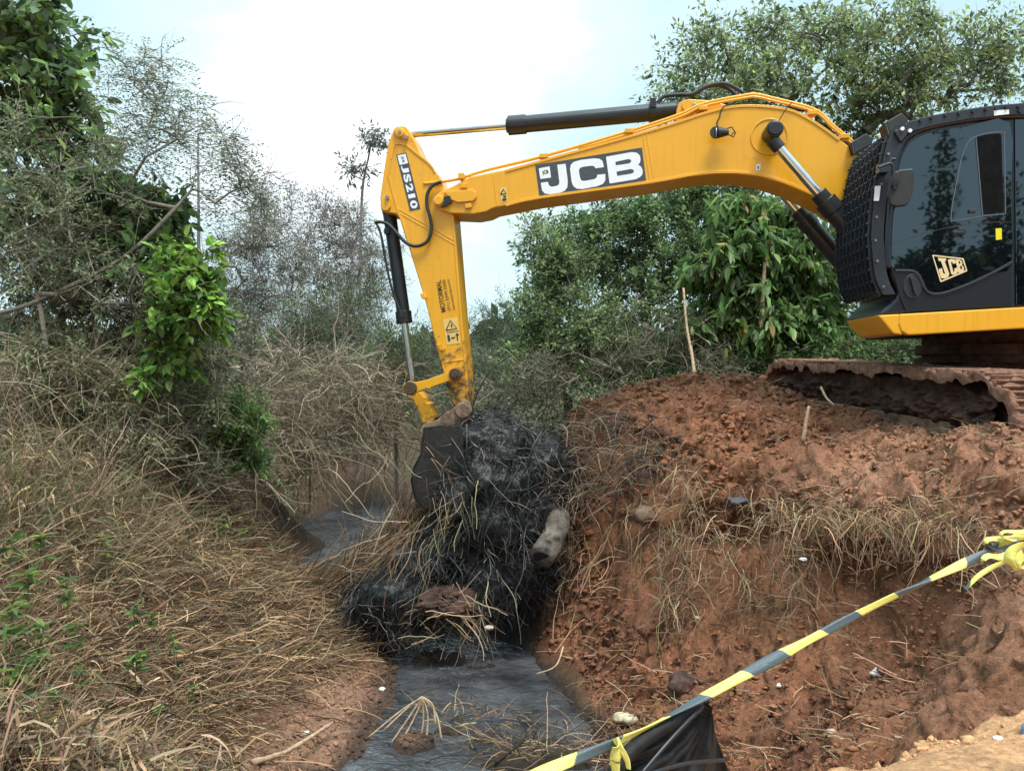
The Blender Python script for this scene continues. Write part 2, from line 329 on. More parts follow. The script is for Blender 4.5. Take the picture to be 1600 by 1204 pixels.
def in_poly(x, y, P):
    P = np.asarray(P); c = np.zeros(len(x), bool); n = len(P); j = n - 1
    for i in range(n):
        k = ((P[i, 1] > y) != (P[j, 1] > y)) & (x < (P[j, 0] - P[i, 0]) * (y - P[i, 1]) / (P[j, 1] - P[i, 1] + 1e-12) + P[i, 0]); c ^= k; j = i
    return c
MUD = [(.1, 3.3), (.62, 5.4), (.72, 6.4), (.6, 7.1), (.25, 7.9), (.2, 8.6), (.55, 9.2), (.9, 10.0), (2.2, 10.4), (3.5, 10.8), (6, 11.2), (12, 11), (12, 4.5), (4.5, 4.1), (2.45, 3.66), (1.8, 3.38), (1.25, 3.14), (.7, 2.86)]
ROAD = [(12, 4.5), (4.5, 4.1), (2.45, 3.62), (1.8, 3.32), (1.25, 3.08), (.7, 2.8), (.1, 2.5), (-1.5, 1.9), (-12, 1.2), (-12, -30), (12, -30)]
def soft(x, y, P, r=0.12, k=9):
    s = np.zeros(len(x)); rs = np.random.default_rng(3)
    for i in range(k): a = rs.uniform(0, 6.28); q = r * math.sqrt(rs.uniform()); s += in_poly(x + q * math.cos(a), y + q * math.sin(a), P)
    return s / k
def ground_z(x, y, parts=False):
    x = np.ravel(x).astype(float); y = np.ravel(y).astype(float)
    z = base_z(x, y)
    near = np.clip(1.6 - np.hypot(x, y - 7) / 12, 0, 1)
    wx = x + .12 * fbm(x * 3, y * 3, 3, 61); wy = y + .12 * fbm(x * 3, y * 3, 3, 71)
    mud = soft(wx, wy, MUD); road = soft(x + .03 * fbm(x * 14, y * 14, 3, 5), y + .05 * fbm(x * 14, y * 14, 3, 9), ROAD, 0.02)
    n1 = fbm(x * 1.6, y * 1.6, 3, 1); n2 = 0.5 - np.abs(fbm(x * 4.2, y * 4.2, 3, 11)) * 2; n3 = fbm(x * 13, y * 13, 3, 21); n4 = 0.3 - np.abs(fbm(x * 9, y * 9, 2, 31))
    n5 = fbm(x * 27, y * 27, 2, 25); sandy_ = np.clip(1 - np.abs(y - 4.4) / .8, 0, 1) * np.clip((x - 2.1) / .35, 0, 1)
    above = np.clip((z - WATER_Z) / .25, 0.4, 1)
    cavity = np.abs(fbm(x * 5.5 + 3, y * 5.5, 2, 44))
    z = z + near * above * (mud * ((1 - .75 * sandy_) * (.13 * n1 + .12 * (n2 - .2) + .06 * n3 + .09 * n4) + .035 * n5) + (1 - mud) * (1 - road) * (.10 * n1 + .05 * n3 + .03 * n5)) + road * (.016 * n3 + .012 * n1 + .012 * n5)
    # little mud islands standing out of the ditch water
    for ix, iy, rx_, ry_, h_ in ((-.78, 5.95, .22, .22, .36), (-.55, 6.2, .16, .12, .33), (-.27, 6.12, .17, .10, .31), (-.45, 6.5, .20, .08, .26), (.05, 5.72, .34, .13, .36), (.45, 5.75, .34, .12, .40), (-.75, 7.75, .5, .22, .34), (-.3, 7.6, .35, .18, .3)):
        dd = np.hypot((wx - ix) / rx_, (wy - iy) / ry_); z = np.maximum(z, WATER_Z - .30 + h_ * np.clip(1.25 - dd * .62, 0, 1) + .03 * n3 - (dd > 2.2) * 9)
    # gullies worn down the sandy cut face at the right
    fx = np.clip(1 - np.abs(y - 4.5) / .75, 0, 1) * np.clip((x - 2.0) / .5, 0, 1) * (1 - road)
    z = z - fx * .34 * np.clip(.25 - np.abs(fbm(x * 2.7 + .4 * y, y * .8, 2, 81)), 0, 1) * 2
    if parts: return z, mud, road, n1, n2, n3, n4
    return z

def graded(a, b, step, lo, hi, g=1.16):
    c = list(np.arange(a, b, step)); s = step; v = a
    L = []
    while v > lo: s *= g; v -= s; L.append(v)
    s = step; v = c[-1]; H = []
    while v < hi: s *= g; v += s; H.append(v)
    return np.array(L[::-1] + c + H)

# ------------------------------------------------------------------ ground
gx = graded(-5.2, 5.4, 0.021, -1500, 1500); gy = graded(2.7, 12.2, 0.022, -300, 2600)
GX, GY = np.meshgrid(gx, gy); nx, ny = len(gx), len(gy)
gz, g_mud, g_road, g1, g2, g3, g4 = ground_z(GX, GY, True)
X_, Y_ = GX.ravel(), GY.ravel()
def lerp(a, b, t): return a * (1 - t[:, None]) + b * t[:, None]
c_soil = np.array([.085, .052, .034]); c_mud = np.array([.28, .118, .060]); c_dark = np.array([.105, .046, .029]); c_dry = np.array([.49, .255, .160]); c_road = np.array([.68, .37, .19]); c_wet = np.array([.035, .026, .023]); c_green = np.array([.06, .07, .035])
patch = np.clip(.5 + 1.3 * fbm(X_ * .9, Y_ * .9, 4, 91), 0, 1)
gc = lerp(np.tile(c_mud, (len(X_), 1)), np.tile(c_dark, (len(X_), 1)), np.clip(.15 + .9 * fbm(X_ * 2.3, Y_ * 2.3, 4, 101), 0, 1))
dry = np.clip((gz - (EYE - 1.35)) / .25, 0, 1) * np.clip((X_ - 1.9) / .8, 0, 1) * np.clip((7.2 - Y_) / .9, 0, 1)
gc = lerp(gc, np.tile(c_dry, (len(X_), 1)), dry * np.clip(.35 + patch * .5, 0, 1))
sandy = np.clip(1 - np.abs(Y_ - 4.4) / .8, 0, 1) * np.clip((X_ - 2.1) / .35, 0, 1); gc = lerp(gc, np.tile(np.array([.31, .15, .088]), (len(X_), 1)), sandy * .9)
leftbank = np.clip((-.7 - X_) / .3, 0, 1) * np.clip((WATER_Z + .75 - gz) / .3, 0, 1) * np.clip((8.2 - Y_) / .5, 0, 1)
far = np.clip((np.hypot(X_, Y_) - 20) / 10, 0, 1)
soil = lerp(np.tile(c_soil, (len(X_), 1)), np.tile(c_green, (len(X_), 1)), np.maximum(far, np.clip(patch - .55, 0, 1)))
soil = lerp(soil, np.tile(np.array([.33, .185, .12]), (len(X_), 1)), leftbank)
gc = lerp(soil, gc, g_mud); gc = lerp(gc, np.tile(c_road, (len(X_), 1)), g_road)
wet = .8 * np.clip(1.5 - (gz - WATER_Z) / (.03 + .07 * np.clip(patch, 0, 1)), 0, 1) * (1 - g_road); gc = lerp(gc, np.tile(c_wet, (len(X_), 1)), wet)
spill = np.clip(1 - np.hypot((X_ + .1) / 1.1, (Y_ - 8.6) / 1.0), 0, 1) * np.clip(.6 + fbm(X_ * 3, Y_ * 3, 3, 111) * 2, 0, 1); gc = lerp(gc, np.tile(np.array([.014, .013, .013]), (len(X_), 1)), np.clip(spill * 1.8, 0, 1))
rough = np.clip(.85 - .55 * np.maximum(wet, spill) - .12 * g_mud * (1 - dry), .2, 1)
ii = np.arange(nx * ny).reshape(ny, nx)
GF = np.stack([ii[:-1, :-1].ravel(), ii[:-1, 1:].ravel(), ii[1:, 1:].ravel(), ii[1:, :-1].ravel()], 1)
# small sideways displacement so the cut faces are not a smooth sheet
near_ = np.clip(1.4 - np.hypot(X_, Y_ - 6.5) / 8, 0, 1) * g_mud
dxy = .05 * near_
VX = X_ + dxy * fbm(X_ * 7 + gz * 9, Y_ * 7 - gz * 7, 3, 121); VY = Y_ + dxy * 1.3 * fbm(X_ * 7 - gz * 8, Y_ * 7 + gz * 9, 3, 131)
_lip = np.clip((X_ - 1.2) / .6, 0, 1) * np.clip((3.35 - X_) / .3, 0, 1) * np.clip((Y_ - 4.9) / .3, 0, 1) * np.clip((7.6 - Y_) / .5, 0, 1)
VY = VY + _lip * .55 * np.exp(-((gz - (EYE - 1.66 + .12 * g1)) / .27) ** 2) + .16 * g_mud * np.clip((8.6 - Y_) / .6, 0, 1) * (fbm(X_ * 2.2, gz * 3.1, 3, 141)) * np.clip((X_ - .4) / .5, 0, 1) * np.clip((Y_ - 4.6) / .5, 0, 1)
VX = VX + sandy * g_mud * .16 * fbm(Y_ * 6.5 + X_ * 1.2, gz * .3, 4, 151) + sandy * g_mud * .05 * fbm(Y_ * 23, gz * 19, 3, 152)
tag(mesh_np('ground', np.stack([VX, VY, gz], 1), GF, M['soil'], None, smooth=True, col=np.concatenate([gc, rough[:, None]], 1), origin=(0, 0, 0)), kind='structure')

# water: one dark silty sheet lying in the ditch, rippled
m, t, b = mat('ditch_water'); M['water'] = m
g = N(t, 'ShaderNodeNewGeometry'); mpp = N(t, 'ShaderNodeMapping'); mpp.inputs['Scale'].default_value = (1.0, 1.5, 1); mpp.inputs['Rotation'].default_value = (0, 0, R(20)); t.links.new(g.outputs['Position'], mpp.inputs['Vector'])
na = N(t, 'ShaderNodeTexNoise', Scale=5.0, Detail=3.0, Roughness=0.5, Distortion=1.2); t.links.new(mpp.outputs[0], na.inputs['Vector'])
nb = N(t, 'ShaderNodeTexVoronoi', Scale=13.0); nb.feature = 'F1'; t.links.new(g.outputs['Position'], nb.inputs['Vector'])
sn = N(t, 'ShaderNodeMath', operation='MULTIPLY'); sn.inputs[1].default_value = 42.0; t.links.new(nb.outputs['Distance'], sn.inputs[0])
si = N(t, 'ShaderNodeMath', operation='SINE'); t.links.new(sn.outputs[0], si.inputs[0])
fall = N(t, 'ShaderNodeMapRange'); fall.inputs['From Min'].default_value = 0.05; fall.inputs['From Max'].default_value = 0.42; fall.inputs['To Min'].default_value = 0.05; fall.inputs['To Max'].default_value = 0; t.links.new(nb.outputs['Distance'], fall.inputs['Value'])
rn = N(t, 'ShaderNodeMath', operation='MULTIPLY'); t.links.new(si.outputs[0], rn.inputs[0]); t.links.new(fall.outputs[0], rn.inputs[1])
hs = N(t, 'ShaderNodeMath', operation='ADD'); t.links.new(na.outputs['Fac'], hs.inputs[0]); t.links.new(rn.outputs[0], hs.inputs[1])
bp = N(t, 'ShaderNodeBump', Strength=0.55, Distance=0.08); t.links.new(hs.outputs[0], bp.inputs['Height']); t.links.new(bp.outputs[0], b.inputs['Normal'])
nc = N(t, 'ShaderNodeTexNoise', Scale=1.6, Detail=5.0, Roughness=0.6); t.links.new(mpp.outputs[0], nc.inputs['Vector'])
rc = N(t, 'ShaderNodeValToRGB'); rc.color_ramp.elements[0].position = .35; rc.color_ramp.elements[0].color = (.018, .019, .021, 1); rc.color_ramp.elements[1].position = .65; rc.color_ramp.elements[1].color = (.085, .087, .095, 1)
t.links.new(nc.outputs['Fac'], rc.inputs[0]); t.links.new(rc.outputs[0], b.inputs['Base Color'])
b.inputs['Roughness'].default_value = 0.10; b.inputs['IOR'].default_value = 1.6
wx = np.linspace(-7, 2.0, 70); wy = np.linspace(3.2, 26, 160); WX, WY = np.meshgrid(wx, wy)
wi = np.arange(70 * 160).reshape(160, 70); wf = np.stack([wi[:-1, :-1].ravel(), wi[:-1, 1:].ravel(), wi[1:, 1:].ravel(), wi[1:, :-1].ravel()], 1)
tag(mesh_np('water', np.stack([WX.ravel(), WY.ravel(), WATER_Z + .004 * fbm(WX.ravel() * 5, WY.ravel() * 5, 2, 3)], 1), wf, M['water'], None, smooth=True, origin=(0, 0, 0)), kind='structure')

# ------------------------------------------------------------------ excavator
C0 = np.array([4.85, 7.70, 0.0]); AY = R(7)
FV = np.array([-math.cos(AY), math.sin(AY), 0]); LV = np.array([-math.sin(AY), -math.cos(AY), 0]); UP = np.array([0, 0, 1.0])
def E(px, py, l):
    """point of the machine seen at a pixel, l metres to the machine's left of its centre plane"""
    d = ray(px, py); t = (l + (C0 - EYEV) @ LV) / (d @ LV); return EYEV + d * t
def PX(pts, l): return [E(x, y, l) for x, y in pts]
def sw(l0, l1): return LV * (l1 - l0)
exc = thing('excavator', (C0[0], C0[1], EYE - .95), 'large yellow and black tracked excavator on the red mud bank, arm reaching into the ditch', 'excavator')

# boom
BL = .25
boom_px = [(678, 312), (682, 304), (690, 298), (700, 294), (718, 285), (734, 276), (756, 271.5), (788, 265), (850, 248), (985, 210.5), (1060, 188), (1097, 175.5), (1135, 166), (1165, 162.5), (1202, 164), (1240, 171), (1277, 191), (1311, 216), (1332, 233), (1390, 300), (1425, 370), (1448, 440), (1446, 474), (1428, 488), (1406, 480),
           (1385, 452), (1368, 405), (1340, 355), (1318, 335), (1296, 320), (1266, 305), (1229, 289), (1191, 277), (1154, 272), (1116, 272), (1079, 276), (1015, 287.5), (842, 311), (771, 325), (759, 331), (740, 334.5), (703, 333), (686, 327), (679, 320)]
b = MB(); b.prism(PX(boom_px, BL), sw(BL, -BL))
boom = b.build('boom', M['yellow'], exc, bevel=.012)
# side-plate lip along the lower and upper edge, weld seams, reinforcing plate and pin bosses
b = MB()
def strip_on(b, pts, l, w, th=.008):
    """a flat raised strip following pixel points on the plane l"""
    P = np.array(PX(pts, l)); T = nrm(np.gradient(P, axis=0)); Nn = np.cross(T, LV)
    A = P + Nn * w / 2; B = P - Nn * w / 2; o = LV * th
    V = []; F = []
    for i in range(len(P)): V += [A[i], B[i], B[i] + o, A[i] + o]
    for i in range(len(P) - 1):
        for j in range(4): F.append((4 * i + j, 4 * i + (j + 1) % 4, 4 * i + 4 + (j + 1) % 4, 4 * i + 4 + j))
    F += [(3, 2, 1, 0), tuple(4 * (len(P) - 1) + j for j in range(4))]
    b.add(V, F)
low = [(790, 321), (842, 309), (1015, 285), (1079, 273.5), (1116, 269.5), (1154, 269.5), (1191, 274), (1229, 286), (1266, 302), (1296, 317), (1318, 332), (1340, 352)]
strip_on(b, smooth_path(np.array(low), 4), BL - .002, .028, .012)
up = [(790, 267.5), (850, 251), (985, 213.5), (1060, 191), (1097, 178.5), (1135, 169), (1165, 166), (1202, 167.5), (1240, 174.5), (1277, 194.5), (1311, 219)]
strip_on(b, smooth_path(np.array(up), 4), BL - .002, .028, .012)
strip_on(b, [(1004, 208), (1016, 284)], BL - .002, .014, .006); strip_on(b, [(1010, 206.5), (1022, 283)], BL - .002, .014, .006)
strip_on(b, [(771, 272), (777, 322)], BL - .002, .014, .007)
b.build_each('weld_seam', M['yellow'], boom, bevel=.003)
b = MB(); pc = E(687, 315, BL)
b.cyl(E(687, 315, BL + .0), E(687, 315, BL) + LV * .05, .062, n=28)
b.cyl(E(687, 315, BL) + LV * .05, E(687, 315, BL) + LV * .075, .048, n=28)
b.prism(PX([(694, 300), (738, 297), (744, 301), (745, 309), (740, 315), (716, 317), (706, 313)], BL), LV * .03)
b.prism(PX([(727, 320), (737, 318), (738, 325), (728, 327)], BL), LV * .03)
b.build('pivot_boss', M['yellow'], boom, bevel=.006)
b = MB(); b.prism(PX([(694, 308), (704, 306.5), (706, 317), (697, 323), (690, 325)], BL + .02), LV * .03); b.build('grease_block', M['black_steel'], boom, bevel=.004)
# ring around the cylinder pin
b = MB(); c = E(1202, 214, BL); th = np.linspace(0, 2 * math.pi, 49); ringp = [c + .175 * (math.cos(a) * FV + math.sin(a) * UP) for a in th]
b.tube(ringp, .010, 6); b.build('boom_pin_ring', M['yellow'], boom)
m, t_, bs = mat('pin_stain'); gg = N(t_, 'ShaderNodeTexCoord')
grd = N(t_, 'ShaderNodeTexGradient', gradient_type='SPHERICAL'); mpx = N(t_, 'ShaderNodeMapping')
nzz = N(t_, 'ShaderNodeTexNoise', Scale=14.0, Detail=6.0); t_.links.new(gg.outputs['Object'], nzz.inputs['Vector'])
bs.inputs['Base Color'].default_value = (0.05, 0.03, 0.014, 1); bs.inputs['Roughness'].default_value = .6
M['grease'] = m
# logo board: the letters are the company's, traced as shapes on the grey board
def zp(pts, x0, y0, s): return [(x0 + x / s, y0 + y / s) for x, y in pts]
b = MB(); b.prism(PX(zp([(130, 305), (1465, 85), (1515, 495), (185, 710)], 820, 220, 8), BL), LV * .003); bd = b.build('boom_logo_board', M['decal_grey'], boom)
def rnd(pts, k=5): # closed smooth outline
    P = np.array(pts, float); Q = []
    n = len(P)
    for i in range(n):
        a, p, c = P[i - 1], P[i], P[(i + 1) % n]; la, lc = np.linalg.norm(a - p), np.linalg.norm(c - p); q = min(9, la * .35, lc * .35)
        s_, e_ = p + (a - p) / la * q, p + (c - p) / lc * q
        for u in np.linspace(0, 1, k): Q.append((1 - u) ** 2 * s_ + 2 * u * (1 - u) * p + u * u * e_)
    return [tuple(q) for q in Q]
J = rnd([(405, 300), (510, 288), (537, 500), (532, 580), (500, 625), (440, 650), (320, 668), (250, 660), (215, 620), (200, 525), (290, 513), (300, 555), (330, 575), (390, 567), (425, 550), (432, 515)])
Cc = rnd([(990, 330), (970, 250), (930, 225), (860, 220), (700, 240), (610, 265), (575, 300), (565, 350), (585, 510), (605, 565), (650, 600), (720, 603), (900, 570), (975, 540), (1005, 500), (1008, 415), (905, 425), (900, 460), (870, 480), (740, 503), (705, 495), (690, 460), (675, 370), (690, 340), (730, 325), (840, 312), (870, 320), (882, 345)])
Bo = rnd([(1015, 200), (1330, 143), (1395, 148), (1435, 180), (1447, 230), (1440, 275), (1415, 300), (1455, 325), (1475, 370), (1470, 420), (1440, 455), (1390, 480), (1060, 535)])
B1 = rnd([(1130, 265), (1290, 230), (1325, 235), (1332, 262), (1302, 285), (1138, 308)]); B2 = rnd([(1145, 387), (1325, 353), (1362, 365), (1362, 395), (1332, 412), (1155, 440)])
b = MB()
for loops in ([J], [Cc], [Bo, B1, B2], [[(175, 345), (310, 320), (328, 460), (195, 478)]]):
    b.poly([[E(x, y, BL + .0055) for x, y in zp(lp, 820, 220, 8)] for lp in loops])
b.build('logo_lettering', M['decal_white'], bd)
def word_on(b, txt, o, xe, ye, l, bold=.02):
    """write txt in the box with corner o, far end xe (reading direction) and top ye, pixel points on plane l"""
    V, F = text_polys(txt, bold); o_, x_, y_ = E(*o, l), E(*xe, l), E(*ye, l)
    b.add([o_ + (x_ - o_) * v[0] + (y_ - o_) * v[1] for v in V], F)
b = MB(); word_on(b, 'JCB', *zp([(222, 432), (300, 416), (214, 375)], 820, 220, 8), BL + .0085, .03); b.build('small_emblem', M['decal_ink'], bd)
b = MB(); b.prism(PX(zp([(55, 517), (83, 515), (90, 574), (62, 578)], 760, 100, 2.667), BL), LV * .003); wl = b.build('warning_label', M['decal_pale'], boom)
b = MB(); k = BL + .006
def line_on(b, pts, l, w): strip_on(b, pts, l, w, .001)
line_on(b, zp([(59, 543), (71, 522), (82, 541), (59, 543)], 760, 100, 2.667), k, .012); line_on(b, zp([(70, 553), (82, 552)], 760, 100, 2.667), k, .02); line_on(b, zp([(66, 566), (84, 564)], 760, 100, 2.667), k, .022)
b.build('warning_mark', M['decal_ink'], wl)
b = MB(); b.prism(PX([(1182, 257), (1188.5, 256), (1187.5, 266), (1181, 266.5)], BL), LV * .003); wl = b.build('white_label', M['decal_white'], boom)
b = MB(); line_on(b, [(1185, 259.5), (1184.4, 264)], BL + .005, .012); b.build('label_mark', M['decal_ink'], wl)
# pipes along the boom top
pipe = smooth_path(np.array([(662, 287), (690, 284), (718, 279), (760, 266), (850, 244), (985, 204.5), (1062, 179), (1100, 162), (1165, 149), (1182, 148), (1205, 153), (1272, 171), (1300, 195), (1333, 222)]), 5)
b = MB(); b.tube(PX(pipe, .19), .017, 8)
b.tube(PX(pipe[22:], .10), .017, 8); b.tube(PX(pipe[22:] + np.array([0, 4]), .23), .013, 8)
b.build_each('hydraulic_pipe', M['yellow'], boom, smooth=True)
b = MB()
for (x, y) in [(850, 245.5), (983, 206.5), (1098, 171), (1268, 178), (1318, 215)]:
    b.box(E(x, y, .2), FV * .045, LV * .06, UP * .022)
b.box(E(722, 277, .2), FV * .03, LV * .07, UP * .03); b.box(E(725, 291, .25), FV * .035, LV * .03, UP * .024)
b.build_each('pipe_clamp', M['yellow_mud'], boom, bevel=.004)
# lug for the arm cylinder
b = MB()
for lo in (.14, -.10): b.prism(PX([(1056, 190), (1057, 172), (1061, 161), (1069, 156), (1080, 155), (1108, 157), (1136, 164), (1130, 170)], lo), LV * -.04)
b.build('cylinder_lug', M['yellow'], boom, bevel=.006)
b = MB(); b.cyl(E(1075, 166, .14), E(1075, 166, .14) + LV * .03, .062, n=24); b.prism(PX([(1066, 162), (1083, 160), (1091, 164), (1091, 170), (1072, 173)], .14), LV * .018); b.build('lug_pin', M['yellow'], boom, bevel=.005)
b = MB(); b.cyl(E(1084, 166, .16), E(1084, 166, .16) + LV * .02, .02, n=10); b.build_each('bolt', M['bolt'], boom)
# arm cylinder
b = MB(); b.cyl(E(812, 194.8, 0), E(1056, 172.5, 0), .089, n=28); b.cyl(E(794, 196.4, 0), E(822, 194, 0), .102, n=28); b.cyl(E(791, 196.6, 0), E(797, 196.2, 0), .075, n=24)
b.cyl(E(1014, 176.3, 0), E(1026, 175.2, 0), .098, n=28); b.cyl(E(1052, 172.8, 0), E(1075, 167, 0), .075, n=20)
ac = b.build('arm_cylinder', M['black_steel'], exc, bevel=.006)
b = MB(); b.cyl(E(636, 209.8, 0), E(795, 196.4, 0), .042, n=20); b.build('piston_rod', M['chrome'], ac, smooth=False)
b = MB(); b.box(E(1020, 162.5, .06), FV * .03, LV * .05, UP * .05); b.build('hose_clamp', M['black_steel'], ac, bevel=.005)
b = MB()
b.tube(PX(smooth_path(np.array([(1024, 168), (1031, 156), (1041, 150), (1062, 148), (1082, 147), (1100, 137), (1118, 131.5), (1134, 131), (1150, 138), (1166, 149), (1172, 156)]), 5), .03), .022, 8)
b.tube(PX(smooth_path(np.array([(1060, 149), (1084, 146), (1104, 136), (1120, 133), (1134, 136), (1146, 145), (1154, 155)]), 5), -.06), .022, 8)
b.build_each('hydraulic_hose', M['black_rubber'], exc, smooth=True)
# arm (stick)
AL = .19
arm_px = [(615, 201), (620, 197.5), (628, 196.5), (635, 198), (641, 207), (647, 217), (656, 238), (672, 257), (686, 274), (694, 295), (703, 318), (709, 337), (716, 425), (722, 500), (728, 560), (732, 610), (732, 634), (720, 637), (707, 632), (690, 573), (663.5, 467), (639.5, 390), (624, 341), (618, 334), (600, 331.5), (595, 327), (593.5, 308), (599, 270), (606, 225)]
b = MB(); b.prism(PX(arm_px, AL), sw(AL, -AL)); arm = b.build('arm', M['yellow_arm'], exc, bevel=.012)
b = MB() # raised side plate
strip_on(b, smooth_path(np.array([(611, 250), (615, 231), (619, 225), (634, 227), (652, 241), (672, 257), (680, 270)]), 4), AL - .002, .02, .012)
strip_on(b, [(611, 250), (607, 275), (614, 300), (622, 330), (632, 355), (641, 388)], AL - .002, .02, .010)
strip_on(b, [(620, 325), (668, 352), (712, 377)], AL - .002, .012, .007); strip_on(b, [(621, 331), (668, 358), (712, 383)], AL - .002, .012, .007)
strip_on(b, [(694, 566), (727, 561)], AL - .002, .016, .008)
strip_on(b, [(708, 345), (714, 425), (720, 500), (726, 560), (729.5, 620)], AL - .002, .014, .010)
b.build_each('weld_seam', M['yellow_arm'], arm, bevel=.003)
b = MB()
tri = [(616, 206), (622, 199), (631, 202), (639, 213), (637, 219), (628, 217), (620, 213)]
b.prism(PX(tri, AL), LV * .03); b.cyl(E(625, 208, AL + .03), E(625, 208, AL + .03) + LV * .02, .045, n=20)
b.prism(PX([(597, 311), (604, 307), (610, 312), (611, 324), (606, 330), (599, 329), (596, 322)], AL), LV * .03)
for x, y in [(662, 463), (690, 543)]:
    b.prism(PX([(x - 5, y - 4), (x + 1, y - 5), (x + 5, y + 1), (x + 4, y + 5), (x - 2, y + 4)], AL), LV * .035)
b.build_each('pin_plate', M['yellow_arm'], arm, bevel=.006)
b = MB()
for x, y, r in [(634.5, 215.5, .022), (605.5, 309.5, .022), (625, 208, .02)]: b.cyl(E(x, y, AL + .03), E(x, y, AL + .03) + LV * .028, r, n=10)
b.build_each('bolt', M['bolt'], arm)
# number plate decal
dq = [(619, 242), (635, 238.5), (657, 326.5), (640.6, 330)]
b = MB(); b.prism(PX(dq, AL), LV * .003); ad = b.build('arm_number_board', M['decal_grey'], arm)
def q2(u, v): # u down the plate, v across (0 left edge, 1 right edge)
    A, B_, C_, D_ = map(np.array, dq); return tuple((1 - u) * ((1 - v) * A + v * B_) + u * ((1 - v) * D_ + v * C_))
b = MB(); b.poly([[E(*q2(u, v), AL + .0055) for u, v in ((.015, .1), (.185, .1), (.185, .9), (.015, .9))]])
[word_on(b, ch, q2(u0, .17), q2(u1, .17), q2(u0, .83), AL + .0055, .04) for ch, u0, u1 in (('J', .205, .335), ('S', .365, .505), ('2', .535, .675), ('1', .715, .785), ('0', .83, .97))]; b.build('number_lettering', M['decal_white'], ad)
b = MB(); word_on(b, 'JCB', q2(.05, .35), q2(.15, .35), q2(.05, .65), AL + .0085, .02); b.build('small_emblem', M['decal_ink'], ad)
b = MB(); word_on(b, 'MOTORMAL', (697, 486), (688.5, 437), (689.5, 488), AL + .004, .012)
word_on(b, '(51) 3349.3200', (705.5, 484), (697, 436), (699.5, 485.5), AL + .004, .004); word_on(b, 'www.motormal.com.br', (711.5, 484), (702, 435), (707.5, 485), AL + .004, 0)
b.build('contact_lettering', M['decal_ink'], arm)
b = MB(); b.prism(PX([(692, 499), (714.5, 495.5), (720, 536), (698, 538.5)], AL), LV * .003); wl = b.build('warning_label', M['decal_pale'], arm)
b = MB(); line_on(b, [(697, 516), (703.5, 500.5), (714, 513), (697, 516)], AL + .006, .012); line_on(b, [(705, 506), (706, 511.5)], AL + .006, .012); line_on(b, [(698, 519.5), (717, 516.5)], AL + .006, .006)
line_on(b, [(700.5, 523), (702, 533)], AL + .006, .024); line_on(b, [(705, 528), (711, 527)], AL + .006, .014); line_on(b, [(714, 521), (715, 532)], AL + .006, .012); line_on(b, [(712, 524), (714, 521), (717, 523)], AL + .006, .01)
b.build('warning_mark', M['decal_ink'], wl)
# bucket cylinder
b = MB(); b.cyl(E(608.5, 333, 0), E(631, 494, 0), .073, n=26); b.cyl(E(630, 486, 0), E(632, 505, 0), .088, n=26); b.cyl(E(604, 318, 0), E(609, 338, 0), .07, n=18)
b.box(E(606, 362, .05), FV * .03, LV * .05, UP * .03)
bc = b.build('bucket_cylinder', M['black_steel'], exc, bevel=.005)
b = MB(); b.cyl(E(631.5, 500, 0), E(645, 600, 0), .038, n=18); b.build('piston_rod', M['chrome'], bc)
b = MB()
b.tube(PX(smooth_path(np.array([(690, 284), (676, 290), (668, 303), (667, 320), (672, 340), (674, 358), (669, 375), (658, 383), (645, 384), (632, 377), (620, 364), (607, 351), (596, 347), (587, 347)]), 5), AL + .05), .019, 8)
b.tube(PX(smooth_path(np.array([(586, 347), (590, 353), (596, 370), (603, 410), (612, 450), (622, 478), (629, 497)]), 5), .13), .013, 8)
b.build_each('hydraulic_hose', M['black_rubber'], exc, smooth=True)
# links
for lo in (AL + .03, -AL - .07):
    b = MB()
    b.prism(PX([(632, 600), (640, 595), (650, 597), (668, 593), (704, 580), (711, 575), (719, 578), (722, 586), (717, 594), (704, 594.5), (676, 604), (672, 608), (667, 606), (652, 613), (648, 618), (638, 618), (631, 611)], lo), LV * .04)
    o = b.build('bucket_link', M['yellow_mud'], exc, bevel=.006)
    b = MB(); b.cyl(E(643, 606, lo) + LV * .03, E(643, 606, lo) + LV * .075, .072, n=22); b.build('link_pin', M['pin'], o, bevel=.008); b = MB(); b.cyl(E(713, 585, lo) + LV * .03, E(713, 585, lo) + LV * .08, .068, n=22); b.cyl(E(713, 585, lo) + LV * .08, E(713, 585, lo) + LV * .10, .035, n=12)
    b.build('link_pin', M['pin'], o, bevel=.008)
b = MB(); b.prism(PX([(643, 618), (656, 612), (664, 622), (666, 629), (671, 630), (672, 637), (680, 653), (672, 662), (661, 661)], .13), sw(.13, -.13)); b.build('push_link', M['yellow_mud'], exc, bevel=.01)
# bucket
BKL = .52
shell = [(661, 668), (690, 664), (722, 664), (724, 700), (728, 760), (716, 792), (690, 802), (664, 797), (648, 781), (641, 752), (645, 730), (657, 708)]
b = MB(); bw = BKL
outer = PX(shell, bw)
# curved shell: sides, floor and an open front mouth
b.prism(outer, LV * -.03); b.prism([p - LV * (2 * bw - .03) for p in outer], LV * -.03)
flo = [1, 0, 11, 10, 9, 8, 7, 6, 5]
for i, j in zip(flo[:-1], flo[1:]):
    p, q = outer[i], outer[j]; n_ = nrm(np.cross(q - p, LV)) * -.028
    b.add([p, q, q - LV * 2 * bw, p - LV * 2 * bw, p + n_, q + n_, q - LV * 2 * bw + n_, p - LV * 2 * bw + n_], [(0, 1, 2, 3), (7, 6, 5, 4), (0, 4, 5, 1), (1, 5, 6, 2), (2, 6, 7, 3), (3, 7, 4, 0)])
bk = b.build('bucket', M['bucket'], exc, bevel=.006)
b = MB()
ear = [(657, 672), (660, 664), (668, 660), (684, 655), (694, 646), (707, 639), (716, 629), (726, 625), (734, 628), (737, 643), (732, 657), (716, 663), (690, 666), (683, 679), (676, 687), (662, 706), (656, 712)]
